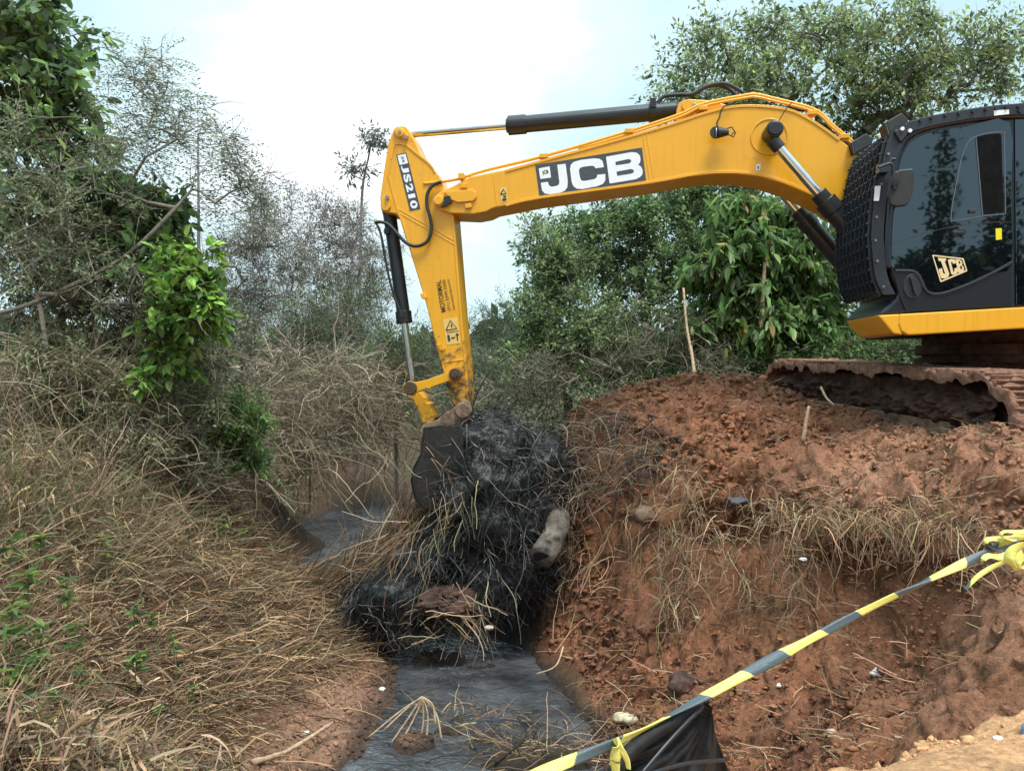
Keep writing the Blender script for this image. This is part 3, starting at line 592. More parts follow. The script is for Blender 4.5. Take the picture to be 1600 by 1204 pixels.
for lo in (.27, -.24): b.prism(PX(ear, lo), LV * -.045)
b.build_each('bucket_ear', M['ear_mud'], bk, bevel=.01)
b = MB()
for x, y in ((669, 675), (724, 641)): b.cyl(E(x, y, -.32), E(x, y, .30), .045, n=16); b.cyl(E(x, y, .27), E(x, y, .27) + LV * .045, .08, n=20)
b.build_each('bucket_pin', M['ear_mud'], bk, bevel=.008)
for k_ in range(5):
    b = MB(); f = -bw + .08 + k_ * (2 * bw - .16) / 4; p = E(716, 792, 0) + LV * f; d_ = nrm(E(748, 800, 0) - E(716, 792, 0))
    b.cyl(p, p + d_ * .2, .05, .018, n=6); b.build('tooth', M['bucket'], bk)
# boom cylinders, both sides
for s_ in (1, -1):
    lo = s_ * .42
    b = MB(); p0 = E(1208, 221, .42); p1 = E(1289, 314, .42); pe = E(1425, 470, .42); dd = LV * (lo - .42)
    b.cyl(p1 + dd, pe + dd, .094, n=26); b.cyl(p1 + dd - nrm(pe - p1) * .10, p1 + dd + nrm(pe - p1) * .02, .080, n=26); b.cyl(p1 + dd + nrm(pe - p1) * .0, p1 + dd + nrm(pe - p1) * .14, .105, n=26)
    o = b.build('boom_cylinder', M['black_steel'], exc, bevel=.006)
    b = MB(); b.cyl(p0 + dd, p1 + dd, .047, n=22); b.build('piston_rod', M['chrome'], o)
    b = MB(); q0 = E(1203, 212, .25) if s_ > 0 else E(1203, 212, .25) - LV * .5
    b.cyl(q0, q0 + LV * s_ * .24, .082, n=24); b.cyl(q0 + LV * s_ * .24, q0 + LV * s_ * .26, .066, n=24); b.cyl(p0 + dd - nrm(p1 - p0) * .02, p0 + dd + nrm(p1 - p0) * .10, .066, n=20)
    b.build('rod_eye', M['black_steel'], o, bevel=.008)
# work lamp hanging loose on the boom, with its cable
b = MB(); c = E(1127, 207, BL + .10); ax = nrm(-FV * -.9 + LV * .35 - UP * .2)
b.cyl(c - FV * -.02 + FV * .03, c + FV * .05 + LV * .01, .062, n=20); b.cyl(c + FV * .035, c - FV * .07, .058, .03, n=18)
b.tube([c - FV * .04 + UP * .03, c - FV * .10 + UP * .05, c - FV * .13 + UP * .005, c - FV * .10 - UP * .03], .007, 6)
b.tube([c - FV * .06 - UP * .02, c - FV * .12 - UP * .05, c - FV * .14 - UP * .0], .007, 6)
wlp = b.build('work_lamp', M['black_rubber'], boom, bevel=.004)
b = MB(); b.cyl(c + FV * .05, c + FV * .056, .05, n=20); b.build('lamp_lens', M['lens'], wlp)
b = MB(); b.tube(PX(smooth_path(np.array([(1122, 200), (1120, 192), (1124, 184), (1127, 172), (1134, 165), (1146, 160)]), 5), BL + .04), .007, 6)
b.tube(PX(smooth_path(np.array([(1214, 198), (1220, 184), (1230, 168), (1238, 160)]), 5), BL + .05), .005, 6); b.build_each('lamp_cable', M['black_rubber'], boom, smooth=True)

# cab
CL = 1.25
front = [(1325, 474), (1314, 448), (1310, 410), (1309, 390), (1313, 345), (1322, 304), (1331, 265), (1343, 244)]
FP = np.array(PX(front, .30)); d_ = LV * (CL - .30)
Fu = [p + d_ for p in FP]                      # guard line on the near side
inset = -FV * .13
Bf = [p + inset for p in Fu]
roof = PX([(1440, 184), (1510, 171), (1560, 165), (1600, 162), (1760, 160)], CL); bottom = PX([(1760, 470), (1600, 481), (1406, 491), (1372, 493)], CL)
b = MB(); cabpoly = Bf[:-1] + [Bf[-1] + UP * -.02] + roof + bottom
b.prism(cabpoly, LV * -(CL - .28)); cab = b.build('cab', M['cab_paint'], exc, bevel=.03, seg=3)
def plate(pts, l, th, name, m, parent, bevel=.004, rr=0):
    b = MB(); b.prism(PX(pts, l), LV * th); return b.build(name, m, parent, bevel=bevel)
# door skin with the dark glass, swoosh panel below
door = plate([(1396, 432), (1391, 420), (1390, 380), (1393, 330), (1400, 268), (1406, 243), (1417, 222), (1432, 210), (1456, 202), (1510, 192.5), (1579, 187), (1580.5, 330), (1582, 478), (1415, 488), (1404, 462)], CL - .004, .02, 'cab_door', M['cab_paint'], cab, .008)
gl = smooth_path(np.array([(1398, 424), (1393, 415), (1393, 380), (1396, 330), (1403, 270), (1409, 246), (1419, 227), (1434, 215), (1458, 207), (1510, 198), (1577, 192), (1578.5, 300), (1580, 411), (1552, 427), (1513, 445), (1476, 458), (1458, 459), (1448, 454), (1442, 445), (1437, 432), (1428, 425), (1410, 423.5)]), 3)
plate(list(map(tuple, gl)), CL + .014, .006, 'door_glass', M['glass'], door, 0)
plate([(1486, 331), (1489, 312), (1498, 264), (1504, 240), (1512, 223), (1523, 214), (1540, 209.5), (1560, 207), (1566, 208), (1567.5, 214), (1570, 333), (1540, 337), (1486, 345)], CL + .018, .005, 'sliding_window', M['glass2'], door, 0)
plate([(1525, 214.5), (1540, 210.5), (1560, 208.5), (1564.5, 211), (1568, 331), (1535, 335.5)], CL + .0225, .003, 'opening_shade', M['interior'], door, 0)  # flat dark plate, the shade inside the open window put into its colour
b = MB()
fr = smooth_path(np.array([(1485, 346), (1486, 331), (1489, 312), (1498, 264), (1504, 240), (1512, 223), (1523, 214), (1540, 209), (1560, 206.5), (1567, 208), (1568.5, 214), (1570.5, 334)]), 3); strip_on(b, fr, CL + .019, .008, .008)
strip_on(b, [(1570.5, 334), (1536, 337.5), (1485, 346)], CL + .019, .008, .008); strip_on(b, [(1524.5, 214), (1535, 337)], CL + .0235, .008, .006)
b.build('window_seal', simple('seal_grey', (.10, .11, .13), .35, 0, .1), door)
b = MB(); strip_on(b, smooth_path(np.array([(1393, 381), (1426, 370), (1484, 355), (1542, 348), (1579, 347)]), 4), CL + .0195, .006, .003)
b.build('glass_seam', M['decal_ink'], door)
b = MB(); b.box(E(1519, 330, CL + .03), FV * .028, LV * .012, UP * .015); b.build('window_latch', M['black_rubber'], door, bevel=.004)
b = MB()
for x, y in ((1491, 365), (1501, 363)): b.cyl(E(x, y, CL + .018), E(x, y, CL + .018) + LV * .035, .03, n=18)
b.box(E(1497, 363.5, CL + .055), FV * .045, LV * .008, UP * .012); b.build_each('door_handle', M['black_steel'], door, bevel=.004)
plate([(1555.5, 357), (1565, 356.5), (1565.3, 374), (1556, 375)], CL + .0205, .002, 'yellow_sticker', M['sticker'], door, 0)
# badge
bq = [(862, 352), (1110, 378), (1140, 480), (930, 570)]
Zb = lambda pts: zp(pts, 1290, 330, 5.16)
b = MB(); b.poly([[E(x, y, CL + .0225) for x, y in Zb(rnd([(858, 350), (1112, 378), (1144, 482), (926, 574)], 4))], [E(x, y, CL + .0225) for x, y in Zb(rnd([(870, 362), (1102, 388), (1132, 474), (934, 558)], 4))]])
for lp in ([(905, 375), (972, 380), (970, 400), (960, 402), (998, 505), (988, 532), (958, 543), (932, 538), (910, 468), (938, 458), (948, 500), (958, 505), (964, 500), (930, 402), (912, 400)],
           [(985, 392), (1010, 384), (1040, 388), (1052, 418), (1028, 424), (1020, 408), (1010, 410), (1030, 488), (1040, 486), (1036, 462), (1060, 454), (1068, 482), (1056, 504), (1030, 514), (1012, 504)]):
    b.poly([[E(x, y, CL + .0225) for x, y in Zb(lp)]])
b.poly([[E(x, y, CL + .0225) for x, y in Zb(lp)] for lp in ([(1044, 388), (1080, 390), (1098, 402), (1104, 424), (1098, 434), (1112, 446), (1118, 470), (1108, 486), (1072, 498)], [(1070, 404), (1084, 404), (1088, 420), (1076, 424)], [(1082, 442), (1096, 440), (1102, 464), (1090, 470)])])
b.build('door_emblem', M['decal_cream'], door)
# round vent on the lower corner
b = MB(); c = E(1426, 447, CL + .016); e1 = FV; e2 = UP
vr = [c + .068 * math.cos(a) * e1 + .098 * math.sin(a) * e2 for a in np.linspace(0, 2 * math.pi, 33)]
b.tube(vr, .012, 8); b.prism([c + .060 * math.cos(a) * e1 + .09 * math.sin(a) * e2 for a in np.linspace(0, 2 * math.pi, 24, endpoint=False)], LV * .008)
b.box(c + LV * .02, FV * .012 + UP * -.002, LV * .014, UP * .075 + FV * .02); b.build('door_vent', M['guard'], door, bevel=.003)
strips = MB(); strip_on(strips, smooth_path(np.array([(1582, 409), (1552, 425.5), (1513, 444), (1476, 457.5), (1457, 459), (1446, 453), (1440, 440), (1434, 429), (1424, 423.5), (1398, 423)]), 4), CL + .018, .022, .014); strips.build('trim_line', M['guard'], door, bevel=.004)
# second panel behind the door
plate([(1584, 187), (1760, 180), (1760, 470), (1586, 478)], CL - .004, .018, 'rear_cab_panel', M['glass'], cab, .006)
# roof rim and bolted roof guard
b = MB(); b.tube(PX(smooth_path(np.array([(1388, 420), (1386, 380), (1389, 330), (1396, 268), (1402, 242), (1414, 218), (1430, 206), (1456, 197.5), (1510, 187.5), (1577, 181), (1760, 178)]), 5), CL), .032, 10); b.build('roof_rim', M['cab_paint'], cab, smooth=True)
b = MB(); rg = [(1398, 206), (1420, 190), (1457, 180), (1510, 170.5), (1554.5, 164.5), (1600, 161), (1760, 158), (1760, 176), (1600, 179), (1577, 179.5), (1510, 186.5), (1454, 197), (1420, 207), (1408, 222)]
b.prism(PX(rg, CL + .05), LV * -.03); n_ = len(rg)
tp = PX(rg[:7], CL + .05); 
for i in range(6): b.add([tp[i], tp[i + 1], tp[i + 1] - LV * 1.05, tp[i] - LV * 1.05], [(0, 1, 2, 3)])
b.prism([p - LV * 1.05 for p in PX(rg, CL + .05)], LV * .03)
rgo = b.build('roof_guard', M['guard'], cab, bevel=.004)
b = MB()
for x, y in [(1438, 188.5), (1455, 184), (1477, 180), (1498, 177), (1520, 174), (1540, 171), (1556, 169.5), (1572, 168), (1591, 167), (1593, 174)]: b.cyl(E(x, y, CL + .05), E(x, y, CL + .05) + LV * .016, .014, n=8)
b.build_each('guard_bolt', M['guard'], rgo)
b = MB()
for x, y in [(1409, 202), (1421, 205)]: b.cyl(E(x, y, CL + .05), E(x, y, CL + .05) + LV * .02, .016, n=10)
b.build_each('bright_bolt', M['decal_white'], rgo)
plate([(1552.5, 173), (1576, 171.5), (1576.5, 178.5), (1553, 181)], CL + .05, .004, 'white_sticker', M['decal_white'], rgo, 0)
# front guard: bars swept along the curved cab front
b = MB(); bolts = b; prof = smooth_path(FP[:, [0, 1, 2]], 4); npf = len(prof)
def bar(P, wv, th):
    T = nrm(np.gradient(np.array(P), axis=0)); V = []; F = []
    for i in range(len(P)):
        nn = nrm(np.cross(T[i], LV)) * th
        V += [P[i] + wv + nn, P[i] - wv + nn, P[i] - wv - nn, P[i] + wv - nn]
    for i in range(len(P) - 1):
        for j in range(4): F.append((4 * i + j, 4 * i + (j + 1) % 4, 4 * i + 4 + (j + 1) % 4, 4 * i + 4 + j))
    F += [(3, 2, 1, 0), tuple(4 * (len(P) - 1) + j for j in range(4))]; return V, F
gw = CL - .30
for k_ in range(9):
    o_ = LV * (gw * k_ / 8 * .98); b.add(*bar(prof + o_, LV * .005, .022))
seglen = np.concatenate([[0], np.cumsum(np.linalg.norm(np.diff(prof, axis=0), axis=1))])
nr = 15
for k_ in range(nr):
    s_ = seglen[-1] * (k_ + .3) / (nr - .2); p = np.array([np.interp(s_, seglen, prof[:, i]) for i in range(3)])
    b.tube([p, p + LV * gw], .009, 6)
    for q in range(9): bolts.cyl(p + LV * (gw * q / 8 * .98) + FV * .022, p + LV * (gw * q / 8 * .98) + FV * .036, .010, n=6)
grd_ = b.build('front_guard', M['guard'], cab)
b = MB()  # side cheek plate and its bracing
edge = np.array([p for p in smooth_path(np.array(Fu), 4)])
for i in range(len(edge) - 1):
    p, q = edge[i], edge[i + 1]; b.add([p, q, q - FV * .10, p - FV * .10, p + LV * .02, q + LV * .02, q - FV * .10 + LV * .02, p - FV * .10 + LV * .02], [(0, 1, 2, 3), (7, 6, 5, 4), (0, 4, 5, 1), (3, 2, 6, 7), (0, 3, 7, 4), (1, 5, 6, 2)])
b.build('guard_cheek', M['guard'], grd_)
bolts = MB()
for i in range(2, len(edge), 4): bolts.cyl(edge[i] - FV * .03 + LV * .02, edge[i] - FV * .03 + LV * .035, .012, n=8)
bolts.build_each('cheek_bolt', M['bolt'], grd_)
b = MB(); b.prism(PX([(1367, 291), (1376, 290), (1373, 314), (1365, 314)], CL + .022), LV * .004); b.build('white_sticker', M['decal_white'], grd_)
glassf = MB(); pr2 = prof + inset * .55
for i in range(npf - 1): glassf.add([pr2[i], pr2[i + 1], pr2[i + 1] + LV * gw, pr2[i] + LV * gw], [(0, 1, 2, 3)])
glassf.build('windscreen', M['glass'], cab)
# mirror
mc = CL + .16
mir = plate([(1388, 322), (1385.5, 306), (1388, 284), (1394, 271), (1403, 267), (1423, 265), (1426, 270), (1424, 300), (1417, 319), (1412, 323), (1398, 324.5)], mc, .05, 'mirror', M['black_rubber'], exc, .012)
b = MB(); b.tube(PX(smooth_path(np.array([(1398, 296), (1397, 280), (1396, 262), (1392, 256), (1385, 257), (1373, 262)]), 4), mc + .07), .012, 8); b.cyl(E(1399, 285, mc + .05), E(1399, 285, mc + .09), .03, n=14)
b.tube(PX([(1390, 256), (1393, 249), (1399, 249)], CL + .10), .014, 8); b.box(E(1379, 265, CL + .06), FV * .04, LV * .05, UP * .035); b.build('mirror_arm', M['guard'], mir, bevel=.003)
# roof lamps
def lamp_box(pts, l, w):
    P = PX(pts, l); b = MB(); b.prism(P, LV * -w); o = b.build('work_lamp', M['black_rubber'], cab, bevel=.008)
    b = MB(); p, q = np.array(P[0]), np.array(P[-1]); n_ = nrm(np.cross(q - p, LV)); n_ = n_ * np.sign(n_ @ FV)
    for a in np.linspace(.15, .85, 5):
        c_ = p * (1 - a) + q * a + n_ * .006; b.box(c_ - LV * w / 2, n_ * .008, LV * w * .46, (q - p) * .035)
    for a in np.linspace(.1, .9, 5):
        c_ = (p + q) / 2 - LV * w * a + n_ * .006; b.box(c_, n_ * .009, LV * .006, (q - p) * .45)
    b.build('lamp_grille', M['black_steel'], o); b = MB(); b.box((p + q) / 2 - LV * w / 2 + n_ * .001, n_ * .003, LV * w * .45, (q - p) * .46); b.build('lamp_lens', M['lens'], o)
lamp_box([(1385, 190), (1409, 176), (1420, 187), (1413, 197), (1391, 213)], CL + .0, .16)
lamp_box([(1332, 221), (1354, 208), (1365, 216), (1363, 225), (1336, 240)], .34, .16)
# upper structure: yellow skirt, deck, engine house, counterweight
b = MB(); b.prism(PX([(1406, 490.5), (1600, 479.5), (2000, 462), (2000, 503), (1600, 513), (1420, 523.5), (1409, 518), (1404, 505)], CL + .04), LV * -.10)
b.prism(PX([(1372, 492.5), (1406, 490.5), (1409, 518), (1411, 523.5), (1396, 521)], CL + .03), LV * -.9)
b.build('deck_skirt', M['yellow_skirt'], exc, bevel=.012)
deckp = PX([(1500, 488), (2050, 462), (2050, 500), (1500, 517)], CL - .06)
b = MB(); b.prism(deckp, LV * -2.45); b.build('deck', M['frame_mud'], exc, bevel=.02)
b = MB(); b.prism(PX([(1770, 250), (1786, 236), (1990, 232), (2000, 250), (2000, 464), (1770, 472)], CL), LV * -2.5); b.build('engine_house', M['yellow'], exc, bevel=.05)
b = MB(); b.prism(PX([(1470, 330), (1780, 320), (1780, 470), (1470, 486)], -.45), LV * -.8); b.build('tank_house', M['cab_paint'], exc, bevel=.04)
b = MB(); b.prism(PX([(2004, 250), (2080, 262), (2120, 300), (2120, 440), (2090, 470), (2004, 480)], CL), LV * -2.5); b.build('counterweight', M['yellow'], exc, bevel=.08)
b = MB(); b.cyl((C0[0], C0[1], EYE + .02), (C0[0], C0[1], EYE + .36), .66, n=48); b.cyl((C0[0], C0[1], EYE + .10), (C0[0], C0[1], EYE + .20), .72, n=48); b.build('slew_ring', M['frame_mud'], exc, bevel=.01)
# undercarriage: two tracks and the centre frame
TD = nrm(np.array([-.098, 1.0, .035])); SD = nrm(np.array([-1.0, -.098, 0])); UD = np.cross(TD, -SD); UD = UD / np.linalg.norm(UD); UD = UD if UD[2] > 0 else -UD
P0 = np.array([3.69, 5.60, EYE - .09])       # near rear top corner of the left track, on its outer face
def track(off):
    o0 = P0 + SD * -off
    tr = MB(); LW, r = 4.35, .44; cy0 = r; straight = LW - 2 * r; per = 2 * straight + 2 * math.pi * r
    def loop(s_):
        s_ = s_ % per
        if s_ < straight: return np.array([r + s_, 0.0]), np.array([1, 0.]), np.array([0, 1.])
        s_ -= straight
        if s_ < math.pi * r: a = s_ / r; return np.array([r + straight + r * math.sin(a), -r + r * math.cos(a)]), np.array([math.cos(a), -math.sin(a)]), np.array([math.sin(a), math.cos(a)])
        s_ -= math.pi * r
        if s_ < straight: return np.array([r + straight - s_, -2 * r]), np.array([-1, 0.]), np.array([0, -1.])
        s_ -= straight; a = s_ / r; return np.array([r - r * math.sin(a), -r - r * math.cos(a)]), np.array([-math.cos(a), math.sin(a)]), np.array([-math.sin(a), -math.cos(a)])
    def w3(p, d): return o0 + TD * p[0] + UD * p[1] - SD * d
    ns = 50; pit = per / ns; rr_ = random.Random(4)
    for i in range(ns):
        p, tg, nn = loop((i + .5) * pit); T = TD * tg[0] + UD * tg[1]; Nn = TD * nn[0] + UD * nn[1]; c = w3(p, .30) - Nn * .02
        tr.box(c, T * pit * .47, SD * .30, Nn * .014)
        for g_ in (-.33, 0, .33): tr.box(c + T * pit * g_ + Nn * .030, T * .010, SD * .298, Nn * .020)
    ch = tr.build('track_chain', M['track_mud'], exc, bevel=.004)
    # mud caked on the plates, a lumpy crust with ragged edge
    V = []; F = []; na_, nb_ = 300, 22; rn_ = np.random.default_rng(int(10 + off * 10))
    ss = np.linspace(-.2 * per * .25 - .25, straight + math.pi * r * .9, na_); ww = np.concatenate([[-.001], np.linspace(.0, .6, nb_ - 1)])
    for s_ in ss:
        p, tg, nn = loop(s_)
        for w_ in ww:
            hgt = .006 + .05 * float(fbm(np.array([s_ * 5.0 + off]), np.array([w_ * 7.0]), 3, 51)[0]) + .045 * float(fbm(np.array([s_ * 16.0]), np.array([w_ * 17.0 + off]), 3, 57)[0])
            if w_ < 0: V.append(w3(p - nn * (.035 + .10 * max(0.0, .25 + float(fbm(np.array([s_ * 9.0]), np.array([off * 3.0 + .7]), 3, 53)[0]))), -.012))
            else: V.append(w3(p + nn * hgt, w_ - .025 * (w_ == 0)))
    for i in range(na_ - 1):
        for j in range(nb_ - 1): F.append((i * nb_ + j, i * nb_ + j + 1, (i + 1) * nb_ + j + 1, (i + 1) * nb_ + j))
    mud_ = mesh_np('mud_crust', np.array(V), F, M['track_mud'], ch, smooth=True)
    fr = MB(); pr = [(.62, -.16), (.9, -.075), (3.5, -.075), (3.9, -.16), (3.9, -.46), (3.2, -.62), (1.1, -.66), (.62, -.52)]
    fr.prism([w3(np.array(p), .12) for p in pr], -SD * .36); side = fr.build('side_frame', M['frame_mud'], exc, bevel=.02)
    fr = MB(); fr.box(w3(np.array([2.1, -.47]), .05), TD * 1.35, SD * .03, UD * .055); fr.box(w3(np.array([1.9, -.64]), .06), TD * 1.5, SD * .05, UD * .02); fr.build('guide_rail', M['frame_bare'], side, bevel=.008)
    # lumps of mud packed in the frame
    V = []; F = []; na_, nb_ = 220, 44
    for i in range(na_):
        for j in range(nb_):
            a = .25 + 3.85 * i / (na_ - 1); z = -.14 - .36 * j / (nb_ - 1); prof_ = math.sin(math.pi * j / (nb_ - 1)) ** .6
            d_ = .19 - prof_ * (.05 + .15 * float(np.clip(.45 + fbm(np.array([a * 3.1 + off]), np.array([z * 6.0]), 5, 77)[0] * 1.5, 0, 1))) + .10 * float(fbm(np.array([a * 15]), np.array([z * 17.0 + off]), 4, 79)[0])
            V.append(w3(np.array([a, z]), d_))
    for i in range(na_ - 1):
        for j in range(nb_ - 1): F.append((i * nb_ + j, i * nb_ + j + 1, (i + 1) * nb_ + j + 1, (i + 1) * nb_ + j))
    mesh_np('packed_mud', np.array(V), F, M['frame_mud'], side, smooth=True)
    for a, nm, rad in ((r, 'sprocket', .36), (LW - r, 'idler_wheel', .35)):
        fr = MB(); fr.cyl(w3(np.array([a, -r]), .20), w3(np.array([a, -r]), .36), rad, n=32); fr.cyl(w3(np.array([a, -r]), .14), w3(np.array([a, -r]), .2), rad * .6, n=28); fr.build(nm, M['frame_mud'], exc, bevel=.015)
    for q in range(7):
        fr = MB(); a = .85 + q * .45; fr.cyl(w3(np.array([a, -.72]), .16), w3(np.array([a, -.72]), .44), .10, n=18); fr.build('roller', M['frame_mud'], exc, bevel=.01)
track(0.0); track(2.35)
b = MB(); cc = np.array([C0[0], C0[1], EYE - .22]); b.box(cc, TD * .62, SD * 1.1, UP * .18); b.box(cc + UP * .2, TD * .5, SD * .55, UP * .08); b.build('centre_frame', M['frame_mud'], exc, bevel=.04)

# ------------------------------------------------------------------ vegetation builders
def ribbons(root, dirv, length, width, droop, segs, col, jit=.12, taper=1.0, seed=0, flat=None):
    """N curved strips at once: returns V, F(quads), colours"""
    r_ = np.random.default_rng(seed); n = len(root); d = nrm(dirv); p = root.copy(); L_ = (length / segs)[:, None]; V = np.empty((n, segs + 1, 2, 3))
    side = nrm(np.cross(d, nrm(r_.normal(size=(n, 3)))))
    for i in range(segs + 1):
        w = (width * (1 - taper * (i / segs) ** 1.5) * .5 + .0006)[:, None]
        side = nrm(side - d * np.sum(side * d, 1, keepdims=True)); V[:, i, 0] = p - side * w; V[:, i, 1] = p + side * w
        d = nrm(d + np.array([0, 0, -1.0]) * (droop / segs)[:, None] + r_.normal(size=(n, 3)) * jit); p = p + d * L_
    base = (np.arange(n) * (segs + 1) * 2)[:, None]; k = np.arange(segs)[None, :] * 2
    F = np.stack([base + k, base + k + 1, base + k + 3, base + k + 2], -1).reshape(-1, 4)
    C = np.repeat(col, (segs + 1) * 2, axis=0)
    return V.reshape(-1, 3), F, C
def cat(parts):
    V = []; F = []; C = []; n = 0
    for v, f, c in parts: V.append(v); F.append(f + n); C.append(c); n += len(v)
    return np.concatenate(V), np.concatenate(F), np.concatenate(C)
def leaves(pos, dirv, length, width, col, seed=0, big=False, fold=.25):
    """N leaves: narrow rhombs, or rounder six-point blades for the large ones; quads only"""
    r_ = np.random.default_rng(seed); n = len(pos); d = nrm(dirv); s = nrm(np.cross(d, nrm(r_.normal(size=(n, 3)) * .6 + np.array([0, 0, 1.0])))); u = np.cross(s, d)
    l_ = length[:, None]; w = width[:, None] * .5
    if not big:
        V = np.stack([pos, pos + d * l_ * .45 + s * w + u * w * fold, pos + d * l_, pos + d * l_ * .45 - s * w + u * w * fold], 1)
        F = np.arange(n * 4).reshape(n, 4); return V.reshape(-1, 3), F, np.repeat(col, 4, axis=0)
    b_ = pos; t_ = pos + d * l_ - u * l_ * .16; q1, q2_ = .28, .66
    c1 = pos + d * l_ * q1; c2 = pos + d * l_ * q2_ - u * l_ * .05
    V = np.stack([b_, c1 + s * w * .95 + u * w * fold, c2 + s * w * .8 + u * w * fold, t_, c2 - s * w * .8 + u * w * fold, c1 - s * w * .95 + u * w * fold], 1)
    i = (np.arange(n) * 6)[:, None]; F = np.concatenate([i + np.array([[0, 1, 2, 3]]), i + np.array([[0, 3, 4, 5]])]); return V.reshape(-1, 3), F, np.repeat(col, 6, axis=0)
def palette(n, cols, seed=0, var=.25, weights=None):
    r_ = np.random.default_rng(seed); c = np.array(cols)[r_.choice(len(cols), n, p=weights)]
    return np.clip(c * (1 + r_.normal(size=(n, 1)) * var) * (1 + r_.normal(size=(n, 3)) * .07), .004, .9)
def tubes_np(P, Q, r0, r1, k=5):
    n = len(P); d = nrm(Q - P); a = nrm(np.cross(d, np.array([.31, .22, .92]))); b_ = np.cross(d, a); t = np.linspace(0, 2 * math.pi, k, endpoint=False)
    ring = np.cos(t)[None, :, None] * a[:, None] + np.sin(t)[None, :, None] * b_[:, None]
    V = np.concatenate([P[:, None] + ring * r0[:, None, None], Q[:, None] + ring * r1[:, None, None]], 1)
    i = (np.arange(n) * 2 * k)[:, None]; j = np.arange(k)[None, :]; F = np.stack([i + j, i + (j + 1) % k, i + k + (j + 1) % k, i + k + j], -1).reshape(-1, 4)
    return V.reshape(-1, 3), F
BARK = np.array([.13, .10, .075])
def tree(name, label, cat_, trunk, blobs, nt=150, nl=30, leaf=(.06, .03), cols=((.05, .075, .03),), seed=1, big=False, spread=.16, rad=.05, droop=.2, twigs=2, bark=BARK, group=None, fold=.25, wob=.16, twig_len=.28, var=.3, weights=None, lm='leaf', twig_w=.007, pinnate=False):
    """a tapered trunk with limbs grown to the crown's clumps, and leaves gathered round the twig ends.
    trunk: points base -> fork; blobs: (centre xyz, (rx, ry, rz), share)"""
    r_ = np.random.default_rng(seed); trunk = smooth_path(np.array(trunk, float), 4); nodes = [tuple(p) for p in trunk]; par = [-1] + list(range(len(trunk) - 1)); main = len(nodes)
    tg = []; sh = np.array([b_[2] for b_ in blobs], float); sh /= sh.sum()
    for b_, s_ in zip(blobs, sh):
        n = max(3, int(round(nt * s_))); u = nrm(r_.normal(size=(n, 3))); rr = r_.uniform(.25, 1, size=(n, 1)) ** .5; rr *= 1 + .22 * r_.normal(size=(n, 1)); tg.append(np.array(b_[0]) + u * rr * np.array(b_[1]))
    tg = np.concatenate(tg); root = trunk[-1]; order = np.argsort(np.linalg.norm(tg - trunk[len(trunk) // 2], axis=1)); tg = tg[order]; tip = []
    start = max(1, int(len(trunk) * .45))
    for q in tg:
        A = np.array(nodes[start:]); dv = q - A; dist = np.linalg.norm(dv, axis=1) * (1 + .5 * np.clip(-dv[:, 2] / (np.linalg.norm(dv, axis=1) + 1e-6), 0, 1)); j = int(np.argmin(dist)) + start
        p = np.array(nodes[j]); L_ = np.linalg.norm(q - p); ns = int(np.clip(L_ / .22, 1, 7)); prev = j; bow = r_.normal(size=3) * wob * L_
        for i in range(1, ns + 1):
            f = i / ns; x = p + (q - p) * f + bow * math.sin(math.pi * f) + np.array([0, 0, -.10 * L_ * math.sin(math.pi * f)]); nodes.append(tuple(x)); par.append(prev); prev = len(nodes) - 1
        tip.append(prev)
    nd = np.array(nodes); par = np.array(par); cnt = np.zeros(len(nd)); 
    for t_ in tip: cnt[t_] += 1
    for i in range(len(nd) - 1, 0, -1): cnt[par[i]] += cnt[i]
    r = rad * (np.maximum(cnt, 1) / max(cnt[0], 1)) ** .62; r = np.maximum(r, .004); r[0] *= 1.35
    e = np.arange(1, len(nd)); V, F = tubes_np(nd[par[e]], nd[e], np.minimum(r[par[e]], r[e] * 1.5), r[e], 6)
    bc = np.repeat(np.clip(bark * (1 + .25 * r_.normal(size=(len(e), 1))), .01, .6), 12, axis=0); parts = [(V, F, bc)]
    ends = nd[tip]; pd = nrm(ends - nd[par[tip]])
    if twigs:
        n = len(ends) * twigs; rt = np.repeat(ends, twigs, axis=0); dv = nrm(np.repeat(pd, twigs, axis=0) + r_.normal(size=(n, 3)) * .7)
        parts.append(ribbons(rt, dv, r_.uniform(.5, 1.4, n) * twig_len, np.full(n, twig_w), np.full(n, .25), 4, np.clip(bark * (1 + .3 * r_.normal(size=(n, 1))), .01, .6), .16, .8, seed))
    if nl and not pinnate:
        ks = 3; rt = np.repeat(ends, ks, axis=0); parts.append(ribbons(rt, nrm(np.repeat(pd, ks, axis=0) * .55 + r_.normal(size=(len(rt), 3)) * .75), spread * r_.uniform(.9, 2.2, len(rt)), np.full(len(rt), twig_w * .8), np.full(len(rt), .25), 4, np.clip(bark * .9 * (1 + .3 * r_.normal(size=(len(rt), 1))), .01, .6), .08, .8, seed + 9))
    V, F, C = cat(parts); base = trunk[0]
    t = thing(name, base, label, cat_, group); mesh_np('trunk', V, F, M['bark'], t, smooth=True, col=C)
    if nl:
        ks = 5; rsp = np.repeat(pd, ks, axis=0) * .55 + r_.normal(size=(len(ends) * ks, 3)) * .75; rsp = nrm(rsp) * (spread * r_.uniform(.9, 2.3, len(rsp)))[:, None]; rsp[:, 2] -= droop * spread * .25
        n = len(ends) * nl; q = np.repeat(np.arange(len(ends)), nl); ctr = ends[q]; si = q * ks + r_.integers(0, ks, n); f_ = r_.uniform(.12, 1.05, n); off = rsp[si] * f_[:, None] + r_.normal(size=(n, 3)) * spread * .17; off[:, 2] -= f_ ** 2 * spread * .22
        sd_ = nrm(rsp)[si]
